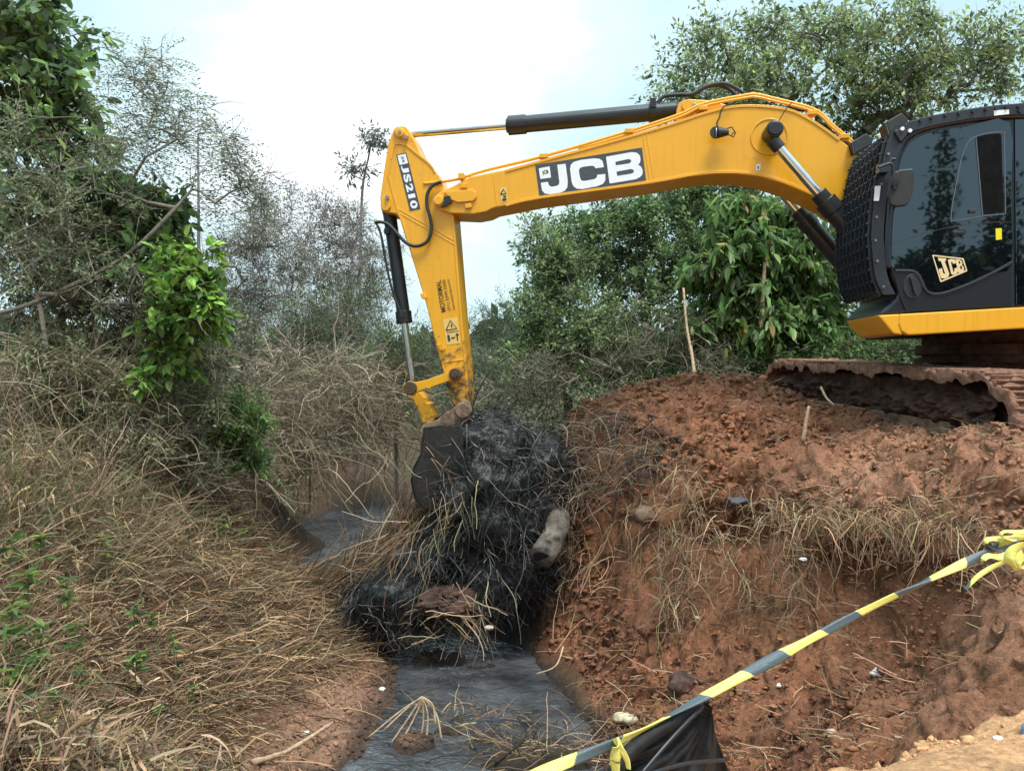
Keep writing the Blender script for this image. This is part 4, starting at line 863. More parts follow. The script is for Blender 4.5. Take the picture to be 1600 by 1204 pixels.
        if pinnate: # leaflets in two rows along arching stalks
            per = 14; nf = n // per; fr_ = r_.integers(0, len(ends), nf); dv = nrm(pd[fr_] * .5 + r_.normal(size=(nf, 3)) * .7 + np.array([0, 0, -droop])); L_ = r_.uniform(.7, 1.3, nf) * spread * 1.6
            f = np.tile(np.linspace(.15, 1, per), nf); i = np.repeat(np.arange(nf), per); pos = ends[fr_][i] + dv[i] * (f * L_[i])[:, None] + np.array([0, 0, -1.0]) * (f ** 2 * L_[i] * .35)[:, None]
            sd = nrm(np.cross(dv, [0, 0, 1.0]))[i] * np.where(np.arange(len(i)) % 2, 1, -1)[:, None]; dl = nrm(sd + dv[i] * .4); n = len(i)
            cl = np.repeat(palette(nf, cols, seed + 3, var, weights), per, axis=0)
            lv = leaves(pos, dl, r_.uniform(.7, 1.2, n) * leaf[0], np.full(n, leaf[1]) * r_.uniform(.8, 1.3, n), cl, seed, False, fold)
        else:
            dl = nrm(sd_ * .8 + r_.normal(size=(n, 3)) * .62 + np.array([0, 0, -droop])); cl = palette(n, cols, seed + 3, var, weights) * np.clip(1 + .26 * r_.normal(size=(len(ends) * ks, 1)), .45, 1.7)[si]
            sz = r_.uniform(.4, 1.3, n); lv = leaves(ctr + off, dl, leaf[0] * sz, leaf[1] * sz, cl, seed, big, fold)
        mesh_np('crown', *lv[:2], M[lm], t, col=lv[2])
    return t
def BL_(px, py, Y, rx, ry, share, dep=None):
    """crown clump: centre at a photo pixel and depth, radii in photo pixels"""
    k = Y / FPX; return (W(px, py, Y), (rx * k, (dep if dep else min(rx, ry) * k), ry * k), share)
def G(px, Y, up=0.0):
    """ground point under a photo column at a depth"""
    x = (px - 800) / FPX * Y; return np.array([x, Y, float(ground_z([x], [Y])[0]) + up])
GRN = [(.10, .155, .06), (.13, .195, .07), (.08, .12, .055), (.16, .225, .08)]
GREY = [(.14, .155, .095), (.17, .18, .115), (.105, .12, .072), (.20, .19, .125)]
BRITE = [(.13, .235, .045), (.18, .31, .06), (.10, .185, .04), (.08, .14, .04)]
DRYL = [(.20, .19, .135), (.24, .22, .165), (.165, .17, .105), (.28, .245, .19)]

# ------------------------------------------------------------------ trees and shrubs, left bank
tree('broadleaf_tree', 'tall dark green broad-leaved tree at the left edge, its leafy top against the sky', 'tree',
     [G(-90, 8.6), W(-70, 420, 8.6), W(-20, 260, 8.7), W(20, 160, 8.7)],
     [BL_(40, 60, 8.6, 85, 75, 2.6), BL_(-10, 170, 8.6, 120, 90, 2.4), BL_(80, 150, 8.5, 70, 60, 1.6), BL_(20, 300, 8.7, 110, 80, 2), BL_(110, 230, 8.6, 70, 60, 1.2), BL_(-110, 280, 8.9, 100, 90, 1.4)],
     nt=170, nl=30, leaf=(.165, .085), cols=[(.15, .22, .10), (.19, .28, .11), (.25, .38, .11), (.13, .18, .10)], seed=11, big=True, spread=.17, rad=.11, droop=.35, bark=np.array([.10, .085, .07]))
tree('broadleaf_shrub', 'dark bush of large glossy leaves behind the bright green clump at left', 'shrub',
     [G(110, 8.9), W(140, 520, 8.8), W(180, 430, 8.6)],
     [BL_(215, 400, 8.4, 70, 60, 1.7), BL_(170, 340, 8.7, 90, 60, 1.8), BL_(230, 330, 8.6, 60, 50, 1), BL_(120, 420, 8.8, 100, 60, 1)],
     nt=110, nl=44, leaf=(.135, .07), cols=[(.17, .29, .085), (.14, .22, .08), (.10, .16, .07), (.12, .20, .08)], seed=12, big=True, spread=.14, rad=.05, droop=.3)
tree('broadleaf_sapling', 'fresh bright green clump of large leaves leaning right over the dry grass at left', 'shrub',
     [G(230, 8.0), W(240, 560, 8.0), W(265, 500, 8.0)],
     [BL_(285, 420, 7.9, 42, 56, 2.2), BL_(305, 480, 7.9, 34, 40, 1.3), BL_(275, 510, 7.9, 34, 34, 1), BL_(255, 570, 7.9, 30, 40, .6)],
     nt=58, nl=34, leaf=(.13, .07), cols=[(.22, .38, .075), (.17, .30, .065), (.10, .19, .05), (.28, .44, .09)], seed=23, big=True, spread=.11, rad=.03, droop=.3)
tree('feathery_tree', 'leaning tree with long bare grey limbs and thin feathery leaves reaching right across the sky', 'tree',
     [G(-140, 7.2), W(-60, 530, 7.4), W(60, 470, 7.6), W(190, 405, 7.8), W(275, 325, 8.0)],
     [BL_(345, 230, 8.2, 30, 40, 1.2), BL_(400, 285, 8.3, 45, 22, 1.4), BL_(330, 290, 8.1, 60, 30, 1), BL_(240, 110, 8.4, 24, 50, 1.2), BL_(200, 130, 8.4, 50, 60, 1.4), BL_(290, 190, 8.4, 60, 50, 1.4), BL_(220, 220, 8.2, 70, 50, 1.4)],
     nt=85, nl=120, leaf=(.055, .015), cols=[(.21, .23, .16), (.25, .26, .19), (.17, .19, .13)], seed=13, spread=.26, rad=.022, droop=.5, twigs=3, bark=np.array([.16, .14, .12]), wob=.10, pinnate=True, twig_len=.35)
tree('leafless_shrub', 'tangle of bare grey branches in front of the broad-leaved bush at left', 'shrub',
     [G(-10, 7.6), W(-20, 620, 7.6), W(-5, 560, 7.6)],
     [BL_(70, 360, 7.7, 80, 110, 2), BL_(150, 300, 7.9, 90, 100, 1.6), BL_(30, 230, 7.9, 60, 80, 1), BL_(170, 450, 7.7, 120, 60, 1.5)],
     nt=90, nl=64, leaf=(.06, .02), cols=[(.24, .28, .16), (.28, .31, .19), (.19, .23, .12)], seed=14, spread=.16, rad=.024, twigs=4, bark=np.array([.22, .19, .155]), wob=.2, twig_len=.5)
tree('thorn_bush', 'dense dark twiggy bush under the bright green clump, greyed with dust', 'shrub',
     [G(120, 8.4), G(130, 8.4, .3)], [BL_(60, 400, 8.2, 110, 60, 1.6), BL_(120, 480, 8.3, 130, 60, 2), BL_(240, 540, 8.5, 90, 50, 1.6), BL_(60, 590, 8.2, 110, 60, 1), BL_(330, 560, 9.3, 70, 50, 1), BL_(230, 640, 9.0, 90, 60, 1.3)],
     nt=210, nl=120, leaf=(.065, .026), cols=[(.22, .245, .145), (.27, .27, .17), (.18, .215, .11), (.31, .28, .19)], seed=15, spread=.18, rad=.03, twigs=7, bark=np.array([.14, .115, .09]), twig_len=.4)
tree('brush_thicket', 'dense grey-green fine-leaved thicket below the bright green clump, down to the dry grass', 'shrub',
     [G(215, 8.2), G(220, 8.2, .4)], [BL_(170, 600, 7.9, 110, 60, 1.6), BL_(270, 620, 8.4, 80, 80, 1.6), BL_(90, 560, 7.7, 100, 50, 1.2), BL_(200, 690, 7.9, 90, 70, 1.4), BL_(300, 720, 8.6, 60, 50, .8)],
     nt=190, nl=80, leaf=(.06, .02), cols=[(.27, .30, .165), (.32, .32, .19), (.21, .26, .12), (.36, .31, .20)], seed=18, spread=.15, rad=.02, twigs=6, bark=np.array([.32, .26, .19]), twig_len=.45)
tree('brush_thicket', 'straw-brown twiggy thicket on the bank between the small green shrub and the bucket link', 'shrub',
     [G(470, 12.5), G(475, 12.5, .4)], [BL_(440, 600, 12, 70, 70, 1.5), BL_(530, 590, 13, 70, 60, 1.5), BL_(590, 630, 14, 50, 50, 1), BL_(460, 680, 11.8, 60, 40, 1), BL_(540, 660, 13.3, 60, 40, 1)],
     nt=170, nl=60, leaf=(.075, .022), cols=[(.24, .205, .145), (.19, .165, .115), (.28, .235, .17), (.15, .16, .095)], seed=19, spread=.2, rad=.025, twigs=7, bark=np.array([.34, .27, .20]), twig_len=.6, twig_w=.009)
tree('green_shrub', 'small fresh green fine-leaved shrub among dry grass on the left bank', 'shrub',
     [G(345, 9.9), G(352, 9.9, .3)], [BL_(365, 660, 9.2, 50, 50, 2), BL_(325, 640, 9.3, 46, 40, 1.2), BL_(385, 705, 9.2, 38, 36, 1), BL_(290, 700, 9.6, 40, 40, .6)],
     nt=110, nl=110, leaf=(.055, .024), cols=[(.16, .26, .075), (.11, .19, .06), (.20, .31, .09)], seed=16, spread=.12, rad=.02, twigs=3)
tree('green_shrub', 'low yellow-green leafy sprig drooping over the ditch edge at left', 'shrub',
     [G(325, 8.9), G(325, 8.9, .2)], [BL_(330, 820, 8.5, 40, 22, 1), BL_(300, 850, 8.3, 25, 20, .6)], nt=22, nl=40, leaf=(.05, .022), cols=BRITE, seed=17, spread=.09, rad=.012, twigs=2)
# thin scrub behind, standing one behind the other
def scrub(px, Y, top, halfw, label, cols, seed, nl=70, leaf=(.07, .03), bark=np.array([.17, .14, .125]), nt=85, name='scrub_tree', stems=1, spread=.3, low=560, **kw):
    k = Y / FPX; r_ = np.random.default_rng(seed); b0 = G(px, Y); mid = (top + low) / 2
    bl = [(W(px + r_.uniform(-.35, .35) * halfw, y, Y), (halfw * k * f, halfw * k * f, (low - top) * k * .2), s_) for y, f, s_ in ((top + (low - top) * .16, .6, 1.2), (top + (low - top) * .4, .9, 1.6), (top + (low - top) * .65, 1, 1.2))]
    return tree(name, label, 'tree', [b0, W(px + r_.uniform(-6, 6), (low + 600) / 2, Y), W(px + r_.uniform(-10, 10), mid + 40, Y)], bl, nt=nt, nl=nl, leaf=leaf, cols=cols, seed=seed, spread=spread, rad=kw.pop('rad', .035), bark=bark, group='scrub along the far side of the ditch', twig_len=.9, lm='leaf_far', **kw)
scrub(380, 20, 330, 60, 'thin half-bare scrub tree left of the tufted tall one, twigs sparse against the sky', DRYL, 31, 120, twigs=8, twig_w=.014)
scrub(440, 24, 300, 60, 'grey twiggy scrub tree with few leaves, tallest dry one left of the arm', DRYL, 32, 130, twigs=8, twig_w=.014)
scrub(510, 19, 310, 70, 'dense greyish brown dry scrub tree just left of the bucket cylinder', [(.22, .19, .155), (.18, .16, .13), (.26, .22, .18)], 33, 140, twigs=6, nt=75)
scrub(565, 23, 330, 60, 'dry scrub tree partly behind the bucket cylinder, brownish leaves', DRYL, 34, 140, twigs=8, twig_w=.014)
scrub(320, 17, 470, 70, 'low dull green leafy scrub right of the bright green clump', GRN + GREY, 35, 110, low=610, twigs=4)
scrub(400, 21, 455, 75, 'low grey-green bushy scrub below the thin half-bare tree', GREY + GRN, 36, 110, low=610, twigs=5)
scrub(470, 16.5, 470, 60, 'low scrub with one yellow-green leafy patch above the dry grass', BRITE[2:] + GREY, 37, 90, low=610, twigs=5)
scrub(560, 18, 440, 75, 'dark green scrub left of the arm behind the cylinder rod', GREY + GRN, 38, 110, low=620, twigs=5)
scrub(620, 15, 520, 60, 'dark low bush at the ditch head left of the bucket link', GRN, 39, 100, low=650, twigs=4)
scrub(770, 26, 470, 60, 'pale green low tree in the gap right of the arm', [(.08, .12, .05), (.07, .10, .045)], 40, 110, low=620, twigs=3)
scrub(745, 17, 560, 55, 'dark shaded bush behind the debris pile right of the arm', GREY + GRN, 41, 100, low=660, twigs=5)
scrub(690, 24, 500, 60, 'dull scrub tree hidden for the most part by the arm', GREY, 42, 80, low=640, twigs=4)
# slender tall trees that stand out
tree('slender_tree', 'very slender bare-stemmed tree with wispy twigs, standing alone in the sky at left', 'tree', [G(312, 24), W(311, 480, 24), W(310, 300, 24), W(309, 150, 24)],
     [(W(310, y, 24), (.5 + .3 * i, .5, .25), 1) for i, y in enumerate((190, 260, 330, 400))], nt=34, nl=14, leaf=(.10, .03), cols=DRYL, seed=21, spread=.2, rad=.055, twigs=4, bark=np.array([.22, .19, .18]), twig_len=.6, lm='leaf_far')
tree('tufted_tree', 'tall thin tree with dark tufts of leaves at its top, just left of the arm', 'tree', [G(560, 21), W(563, 420, 21), W(566, 300, 21), W(575, 250, 21)],
     [BL_(582, 217, 21, 16, 12, 2), BL_(560, 268, 21, 17, 10, 1.6), BL_(598, 225, 21, 8, 10, .6), BL_(548, 262, 21, 8, 8, .5)], nt=30, nl=34, leaf=(.15, .045), cols=[(.13, .15, .12), (.16, .175, .145)], seed=22, spread=.22, rad=.035, twigs=2, bark=np.array([.2, .17, .16]), lm='leaf_far')
# ------------------------------------------------------------------ trees and shrubs, right side
tree('spreading_tree', 'big spreading tree with small leaves and airy crown behind the excavator cab', 'tree',
     [G(1290, 15.0), W(1300, 420, 15), W(1330, 300, 15), W(1360, 230, 14.8)],
     [BL_(1130, 130, 15, 95, 85, 3), BL_(1250, 95, 15, 100, 80, 3), BL_(1380, 90, 14.5, 120, 70, 3.4), BL_(1500, 100, 14.5, 85, 60, 2), BL_(1560, 60, 14.5, 40, 30, .6), BL_(1200, 180, 15, 130, 50, 2), BL_(1400, 160, 14.6, 110, 40, 2), BL_(1060, 170, 15.5, 40, 30, .8), BL_(1110, 62, 15, 30, 24, .5), BL_(1205, 42, 15, 30, 22, .5), BL_(1310, 38, 15, 36, 20, .6), BL_(1440, 22, 14.6, 40, 22, .6), BL_(1580, 120, 14.6, 30, 30, .6), BL_(1300, 210, 15, 80, 40, 1)],
     nt=320, nl=90, leaf=(.12, .05), cols=[(.21, .25, .13), (.25, .30, .15), (.37, .44, .13), (.17, .20, .11)], seed=51, spread=.30, rad=.2, twigs=3, bark=np.array([.12, .105, .09]), wob=.22, weights=[.35, .35, .15, .15])
tree('dense_tree', 'dense dark green tree under the middle of the boom, left of the climber-covered bush', 'tree',
     [G(1010, 13.5), W(1010, 500, 13.5), W(1000, 420, 13.5)],
     [BL_(960, 360, 13.5, 80, 60, 2.2), BL_(1060, 320, 13.8, 90, 50, 2.2), BL_(1000, 440, 13.2, 110, 70, 2.4), BL_(890, 400, 13.2, 60, 60, 1.5), BL_(1130, 300, 14.2, 80, 40, 1.4), BL_(1090, 410, 13.2, 70, 60, 1.5)],
     nt=300, nl=140, leaf=(.085, .042), cols=[(.12, .18, .075), (.16, .23, .095), (.23, .33, .12), (.09, .13, .065)], seed=52, spread=.22, rad=.10, twigs=4, bark=np.array([.11, .095, .08]))
tree('bushy_tree', 'grey-green bushy tree with ragged left edge against the sky, right of the arm', 'tree',
     [G(890, 12.5), W(885, 570, 12.5), W(880, 510, 12.4)],
     [BL_(870, 430, 12.4, 45, 60, 1.6), BL_(840, 500, 12.3, 40, 60, 1.2), BL_(910, 510, 12.1, 80, 60, 2.2), BL_(850, 560, 12, 60, 40, 1.2), BL_(970, 560, 12, 80, 40, 1.4), BL_(850, 370, 12.6, 25, 30, .5)],
     nt=230, nl=130, leaf=(.07, .034), cols=[(.17, .225, .105), (.22, .29, .13), (.14, .17, .095), (.27, .38, .14)], seed=53, spread=.2, rad=.08, twigs=5, bark=np.array([.16, .14, .12]))
tree('climber_bush', 'tall bush of large drooping palmate leaves, a few yellowing, left of the cab', 'shrub',
     [G(1200, 12.3), W(1205, 520, 12.2), W(1210, 430, 12.2)],
     [BL_(1200, 340, 12, 85, 36, 1.6), BL_(1180, 410, 11.7, 85, 50, 2), BL_(1250, 420, 11.8, 60, 70, 1.8), BL_(1130, 440, 11.8, 50, 60, 1.3), BL_(1220, 500, 11.6, 80, 50, 1.6), BL_(1120, 510, 11.7, 50, 36, .8), BL_(1290, 510, 11.8, 40, 60, 1), BL_(1260, 550, 11.5, 60, 28, .7)],
     nt=210, nl=44, leaf=(.22, .08), cols=[(.10, .17, .058), (.135, .225, .07), (.19, .30, .085), (.42, .36, .10)], seed=54, big=True, spread=.21, rad=.08, droop=1.0, twigs=1, weights=[.42, .36, .19, .03])
tree('low_scrub', 'pale twiggy scrub at the foot of the dense tree, above the mud crest', 'shrub',
     [G(1050, 11.6), G(1050, 11.6, .4)], [BL_(1040, 530, 11.4, 80, 50, 2), BL_(960, 580, 11.2, 70, 30, 1), BL_(1110, 570, 11.2, 60, 30, 1)],
     nt=90, nl=36, leaf=(.05, .02), cols=[(.085, .095, .055), (.06, .08, .04)], seed=55, spread=.16, rad=.025, twigs=7, bark=np.array([.24, .20, .15]), twig_len=.45)
tree('green_shrub', 'green weedy shrub low on the right beside the track end', 'shrub',
     [G(1290, 11.3), G(1290, 11.3, .2)], [BL_(1300, 560, 11, 70, 26, 2), BL_(1200, 575, 11.2, 70, 18, 1.4), BL_(1380, 540, 11.4, 60, 30, 1)], nt=70, nl=50, leaf=(.08, .03), cols=BRITE[2:] + GRN, seed=56, spread=.14, rad=.02, twigs=3)
tree('green_shrub', 'dense green brush seen beneath the boom cylinders, right of the broken trunk', 'shrub',
     [G(1340, 12.6), G(1345, 12.6, .8)], [BL_(1330, 480, 12.6, 60, 70, 2), BL_(1400, 470, 13, 70, 70, 1.5), BL_(1500, 500, 13, 90, 50, 1.4)], nt=110, nl=60, leaf=(.09, .035), cols=GRN, seed=57, spread=.22, rad=.04, twigs=3)
tree('tall_weed', 'ragged grey weeds at the left end of the mud crest behind the debris pile', 'plant',
     [G(850, 11.5), G(850, 11.5, .3)], [BL_(840, 600, 11.3, 60, 40, 2), BL_(780, 620, 12.5, 50, 40, 1.2)], nt=70, nl=40, leaf=(.08, .018), cols=GREY + DRYL, seed=58, spread=.16, rad=.02, twigs=7, bark=np.array([.22, .19, .13]), twig_len=.5)

# far wood closing the view all round, one mass
r_ = np.random.default_rng(90); n = 42000
ang = r_.uniform(-62, 62, n); dist = r_.uniform(42, 75, n); xx = dist * np.sin(np.radians(ang)); yy = dist * np.cos(np.radians(ang)); top = 3.1 + 1.4 * fbm(ang * .22, dist * .05, 4, 7) * 2
zz = EYE - 1.4 + top * r_.uniform(0, 1, n) ** .7
lv = leaves(np.stack([xx, yy, zz], 1), r_.normal(size=(n, 3)), np.full(n, 1.0), np.full(n, .5), palette(n, [(.05, .07, .035), (.065, .085, .045), (.08, .10, .05)], 5, .3), 4)
tag(mesh_np('far_wood', *lv[:2], M['leaf_far'], None, col=lv[2], origin=(0, 50, 0)), 'low far-off wood closing the view behind the ditch', 'wood', kind='stuff')

# ------------------------------------------------------------------ grass, straw, undergrowth: what nobody could count
STRAW = np.array([.95, .91, .86]) * np.array([(.38, .255, .165), (.29, .19, .12), (.46, .335, .225), (.21, .13, .085), (.38, .27, .165)])
STRAWD = np.array([.95, .91, .86]) * np.array([(.215, .158, .108), (.16, .112, .075), (.28, .21, .145), (.12, .083, .056), (.20, .165, .10)])
STRAWG = np.array([(.22, .195, .10), (.16, .155, .075), (.27, .22, .13), (.12, .125, .06)])
def pick(cols, n, seed, var=.2): return palette(n, cols, seed, var)
def wedge(n, x0, x1, y0, y1, seed):
    r_ = np.random.default_rng(seed); Y = np.exp(r_.uniform(math.log(y0), math.log(y1), n)); px = r_.uniform(x0, x1, n); X = (px - 800) / FPX * Y
    z, mud, road = ground_z(X, Y, True)[:3]; return X, Y, z, mud, road
_cl = np.array([(-.3, 5.0)] + center); _cl = smooth_path(np.concatenate([_cl, np.zeros((len(_cl), 1))], 1), 6)[:, :2]
def chan(X, Y): return np.min(np.hypot(X[:, None] - _cl[None, :, 0], Y[:, None] - _cl[None, :, 1]), axis=1)
def stuff(name, parts, m, label, cat_): 
    V, F, C = cat(parts); return tag(mesh_np(name, V, F, M[m], None, col=C, origin=(0, 0, 0)), label, cat_, kind='stuff')
# tall arching dry grass on the left bank
parts = []
X, Y, z, mud, road = wedge(98000, -320, 760, 3.4, 13.5, 201); pxx = 800 + FPX * X / Y
k = (mud < .3) & (road < .3) & (z > WATER_Z + .45) & (X < -1.15) & (chan(X, Y) > np.where(Y > 9, 1.25, .8)) & ~((X > -2.6) & (Y > 8.6)); X, Y, z = X[k], Y[k], z[k]; n = len(X)
tall = np.clip((z - (WATER_Z + .5)) / .9, .0, 1); pt = fbm(X * .8, Y * .8, 3, 211); r_ = np.random.default_rng(202)
near_ch = np.where(Y > 8.3, np.clip((chan(X, Y) - .9) / 1.6, .3, 1), 1); hgt_ = (.22 + .62 * tall * (1 + pt * 1.3).clip(.4, 1.8)) * near_ch
gcol = lambda n_, sd_, X1, Y1, p1: np.where((p1 + .35 * np.random.default_rng(sd_).normal(size=n_) > .40)[:, None], pick(STRAWG * 1.1, n_, sd_ + 1), np.where((np.random.default_rng(sd_ + 5).uniform(size=n_) < .5)[:, None], pick(STRAWD, n_, sd_ + 2, .3), pick(STRAW * 1.15, n_, sd_ + 3, .3)))
dv = r_.normal(size=(n, 3)) * np.array([.5, .5, .15]) + np.array([.16, -.1, 0]) + np.array([0, 0, 1.0]) * (.3 + .8 * tall)[:, None]
h1 = np.arange(n) % 2 == 0
parts.append(ribbons(np.stack([X, Y, z - .02], 1)[h1], dv[h1], (hgt_ * r_.uniform(.5, 1.35, n))[h1], r_.uniform(.003, .007, n)[h1], r_.uniform(.1, 1.2, n)[h1], 6, gcol(h1.sum(), 600, X[h1], Y[h1], pt[h1]), .13, .8, 206))
h2 = ~h1; n2 = h2.sum(); zz2 = z[h2] + hgt_[h2] * r_.uniform(0, .85, n2)
parts.append(ribbons(np.stack([X[h2] + r_.normal(0, .05, n2), Y[h2] + r_.normal(0, .05, n2), zz2], 1), r_.normal(size=(n2, 3)) * np.array([1, 1, .5]) + np.array([0, -.1, .45]), r_.uniform(.10, .42, n2), r_.uniform(.007, .017, n2), r_.uniform(.8, 3.2, n2), 5, gcol(n2, 620, X[h2], Y[h2], pt[h2]), .2, 1.0, 207))
stuff('dry_grass', parts, 'straw', 'tall dry arching grass covering the left bank', 'grass')
# fallen straw lying on the lower left bank and over the straw dam
parts = []
X, Y, z, mud, road = wedge(68000, -60, 800, 3.4, 11.2, 221); r_ = np.random.default_rng(222)
edge_ = -1.62 + .25 * fbm(X * 2, Y * 2, 3, 5) - .35 * np.clip((7.2 - Y) / 1.6, 0, 1.4) + np.clip((Y - 8.4) / 1.2, 0, 1) * .9
k = (mud < .3) & (X < edge_ + .25 * r_.normal(size=len(X)) * (r_.uniform(size=len(X)) < .35)) & (Y < 10.7) & ~((chan(X, Y) < 1.05) & (Y > 9.9)) & (z > WATER_Z - .05 + .0) & (z < WATER_Z + 1.75); X, Y, z = X[k], Y[k], z[k]; n = len(X)
th = np.where(r_.uniform(size=n) < .55, r_.normal(-.5, .8, n), r_.uniform(-3.14, 3.14, n)); dv = np.stack([np.cos(th), np.sin(th) * .9, r_.normal(.22, .22, n)], 1); hh = r_.uniform(0, .16, n) * np.clip((z - WATER_Z) / .3, .2, 1)
cl = np.where((r_.uniform(size=n) < .45)[:, None], pick(STRAW * 1.2, n, 223, .3), pick(STRAWD * .75, n, 224, .35)) * np.array([1.0, .95, .90])
parts.append(ribbons(np.stack([X, Y, z + hh], 1), dv, r_.uniform(.12, .62, n) * r_.uniform(.5, 1, n), r_.uniform(.003, .009, n), r_.uniform(-.2, .7, n), 5, cl, .10, .4, 225))
stuff('fallen_straw', parts, 'straw', 'mat of fallen brown straw lying over the lower left bank', 'straw')
# the rope-like straw mat pulled from the bank up to the bucket
parts = []; r_ = np.random.default_rng(231); n = 5200
path = smooth_path(np.array([W(330, 918, 9.1), W(430, 938, 9.0), W(510, 930, 8.8), W(570, 897, 8.7), W(620, 855, 8.6), W(660, 810, 8.5)]), 12); ti = r_.uniform(0, len(path) - 9, n); i0 = ti.astype(int); pp = path[i0]; dd = nrm(path[np.minimum(i0 + 8, len(path) - 1)] - pp)
wid = np.interp(ti / len(path), [0, .5, 1], [.22, .14, .07]); off = r_.normal(size=(n, 3)) * wid[:, None] * np.array([.7, .7, .55])
cl = np.where((r_.uniform(size=n) < .6)[:, None], pick(STRAW, n, 233), pick(STRAWD, n, 234)); dk = np.clip((off @ np.array([.6, -.2, -.8])) / .25, 0, .75); 
parts.append(ribbons(pp + off, dd + r_.normal(size=(n, 3)) * .28, r_.uniform(.35, 1.0, n), r_.uniform(.005, .011, n), r_.uniform(0, .5, n), 6, cl, .12, .5, 235))
stuff('straw_mat', parts, 'straw', 'mat of brown straw dragged from the left bank up to the bucket', 'straw')
# rank undergrowth in the middle distance, both sides of the ditch head
parts = []
X, Y, z, mud, road = wedge(62000, -320, 1800, 9.6, 36, 241); r_ = np.random.default_rng(242); pxx = 800 + FPX * X / Y
cd = chan(X, Y); k = (mud < .35) & (z > WATER_Z + .12) & (cd > 1.15) & ~((X > -2.4) & (X < .5) & (Y < 14)) & ~((X < -3.2) & (Y < 12)) & ~((np.abs(X - 3.6) < 3.6) & (Y < 10.9) & (X > .4)); X, Y, z, pxx = X[k], Y[k], z[k], pxx[k]; n = len(X)
pt = fbm(X * .45, Y * .45, 4, 251); right = np.clip((pxx - 640) / 160, 0, 1); g_ = np.clip(.30 + right * .35 + pt * 1.6 + .25 * r_.normal(size=n), 0, 1) > .5
ln = np.clip((cd[k] - 1.0) / 1.4, .35, 1) * (.55 + .55 * np.clip(pt + .5, 0, 1.2)) * r_.uniform(.5, 1.35, n) * (1 - .25 * right); dv = r_.normal(size=(n, 3)) * np.array([.5, .5, .2]) + np.array([0, 0, 1.0])
cl = np.where(g_[:, None], pick(np.array(GREY + [(.14, .19, .085), (.11, .15, .07)]), n, 252), np.where((r_.uniform(size=n) < .6)[:, None], pick(STRAWD, n, 253), pick(STRAW, n, 254)))
parts.append(ribbons(np.stack([X, Y, z - .03], 1), dv, ln, r_.uniform(.006, .012, n) * (.6 + Y / 14), r_.uniform(.6, 2.4, n), 5, cl, .2, .9, 255))
m_ = 60000; q = r_.integers(0, n, m_); lp = np.stack([X[q], Y[q], z[q]], 1) + np.stack([r_.normal(0, .15, m_), r_.normal(0, .15, m_), np.abs(r_.normal(0, 1, m_)) * .42 * (1 + pt[q])], 1)
lc = np.where((g_[q])[:, None], pick(np.array(GRN + GREY), m_, 256, .3), pick(np.array(DRYL + GREY), m_, 257, .3))
parts.append(leaves(lp, r_.normal(size=(m_, 3)) + np.array([0, 0, .2]), r_.uniform(.05, .12, m_) * (.5 + Y[q] / 20), r_.uniform(.02, .045, m_) * (.5 + Y[q] / 20), lc, 258))
stuff('undergrowth', parts, 'straw', 'rank undergrowth of weeds and dry stems at the ditch head', 'undergrowth')
# pale tangled stems and vines sprawling over the left bank brush
parts = []; r_ = np.random.default_rng(261); n = 2600; px = r_.uniform(-60, 660, n); py = np.interp(px, [-60, 200, 330, 660], [560, 560, 580, 560]) + r_.uniform(0, 1, n) * np.interp(px, [-60, 250, 420, 660], [220, 330, 200, 130]); Yd = np.interp(px, [-60, 150, 400, 660], [7.4, 8.2, 10.5, 14.5]) + r_.normal(0, .5, n)
rt = np.array([W(a, b_, c_) for a, b_, c_ in zip(px, py, Yd)]); gz_ = ground_z(rt[:, 0], rt[:, 1]); rt[:, 2] = np.maximum(rt[:, 2], gz_ + .05)
dv = r_.normal(size=(n, 3)) * np.array([1, .5, .6]); cl = np.where((r_.uniform(size=n) < .5)[:, None], pick(np.array([(.36, .29, .20), (.28, .22, .15), (.22, .17, .115)]), n, 263), pick(STRAWD, n, 264))
parts.append(ribbons(rt, dv, r_.uniform(.3, 1.5, n), r_.uniform(.005, .011, n) * Yd / 8, r_.uniform(-.2, 1.6, n), 10, cl, .2, .4, 265))
stuff('dry_vines', parts, 'straw', 'tangled pale dry stems sprawling over the left bank brush', 'vines')
# hanging dead grass along the lip of the right-hand mud bank, and loose bits on it
parts = []; r_ = np.random.default_rng(271)
def lipline(pts, n, wid, seed): 
    rr = np.random.default_rng(seed); P = smooth_path(np.array([W(*p) for p in pts]), 10); i = rr.integers(0, len(P), n); return P[i] + rr.normal(size=(n, 3)) * np.array(wid)
rt = np.concatenate([lipline([(1230, 800, 6.15), (1300, 800, 5.95), (1380, 805, 5.62), (1440, 810, 5.45), (1500, 815, 5.2)], 620, (.16, .16, .06), 1), lipline([(1060, 720, 7.3), (1080, 790, 7.15), (1090, 840, 6.95)], 240, (.13, .12, .1), 2), lipline([(1190, 770, 6.6), (1240, 850, 6.1), (1250, 930, 6.0)], 220, (.10, .1, .12), 3), lipline([(1040, 900, 6.9), (1080, 960, 6.7)], 140, (.12, .1, .1), 4), lipline([(1000, 790, 7.6), (1040, 850, 7.3), (1060, 900, 7.1)], 260, (.14, .14, .12), 6), lipline([(905, 730, 8.3), (890, 800, 8.3), (900, 880, 8.1)], 260, (.12, .14, .14), 7), lipline([(1120, 850, 6.8), (1170, 930, 6.5)], 150, (.14, .12, .12), 8)])
n = len(rt); dv = r_.normal(size=(n, 3)) * .7 + np.array([-.15, -.6, .1]); cl = np.where((r_.uniform(size=n) < .88)[:, None], pick(STRAW * .95, n, 272, .3), pick(STRAWG, n, 273))
parts.append(ribbons(rt, dv, r_.uniform(.12, .55, n), r_.uniform(.003, .0065, n), r_.uniform(.6, 3.2, n), 7, cl, .24, .6, 274))
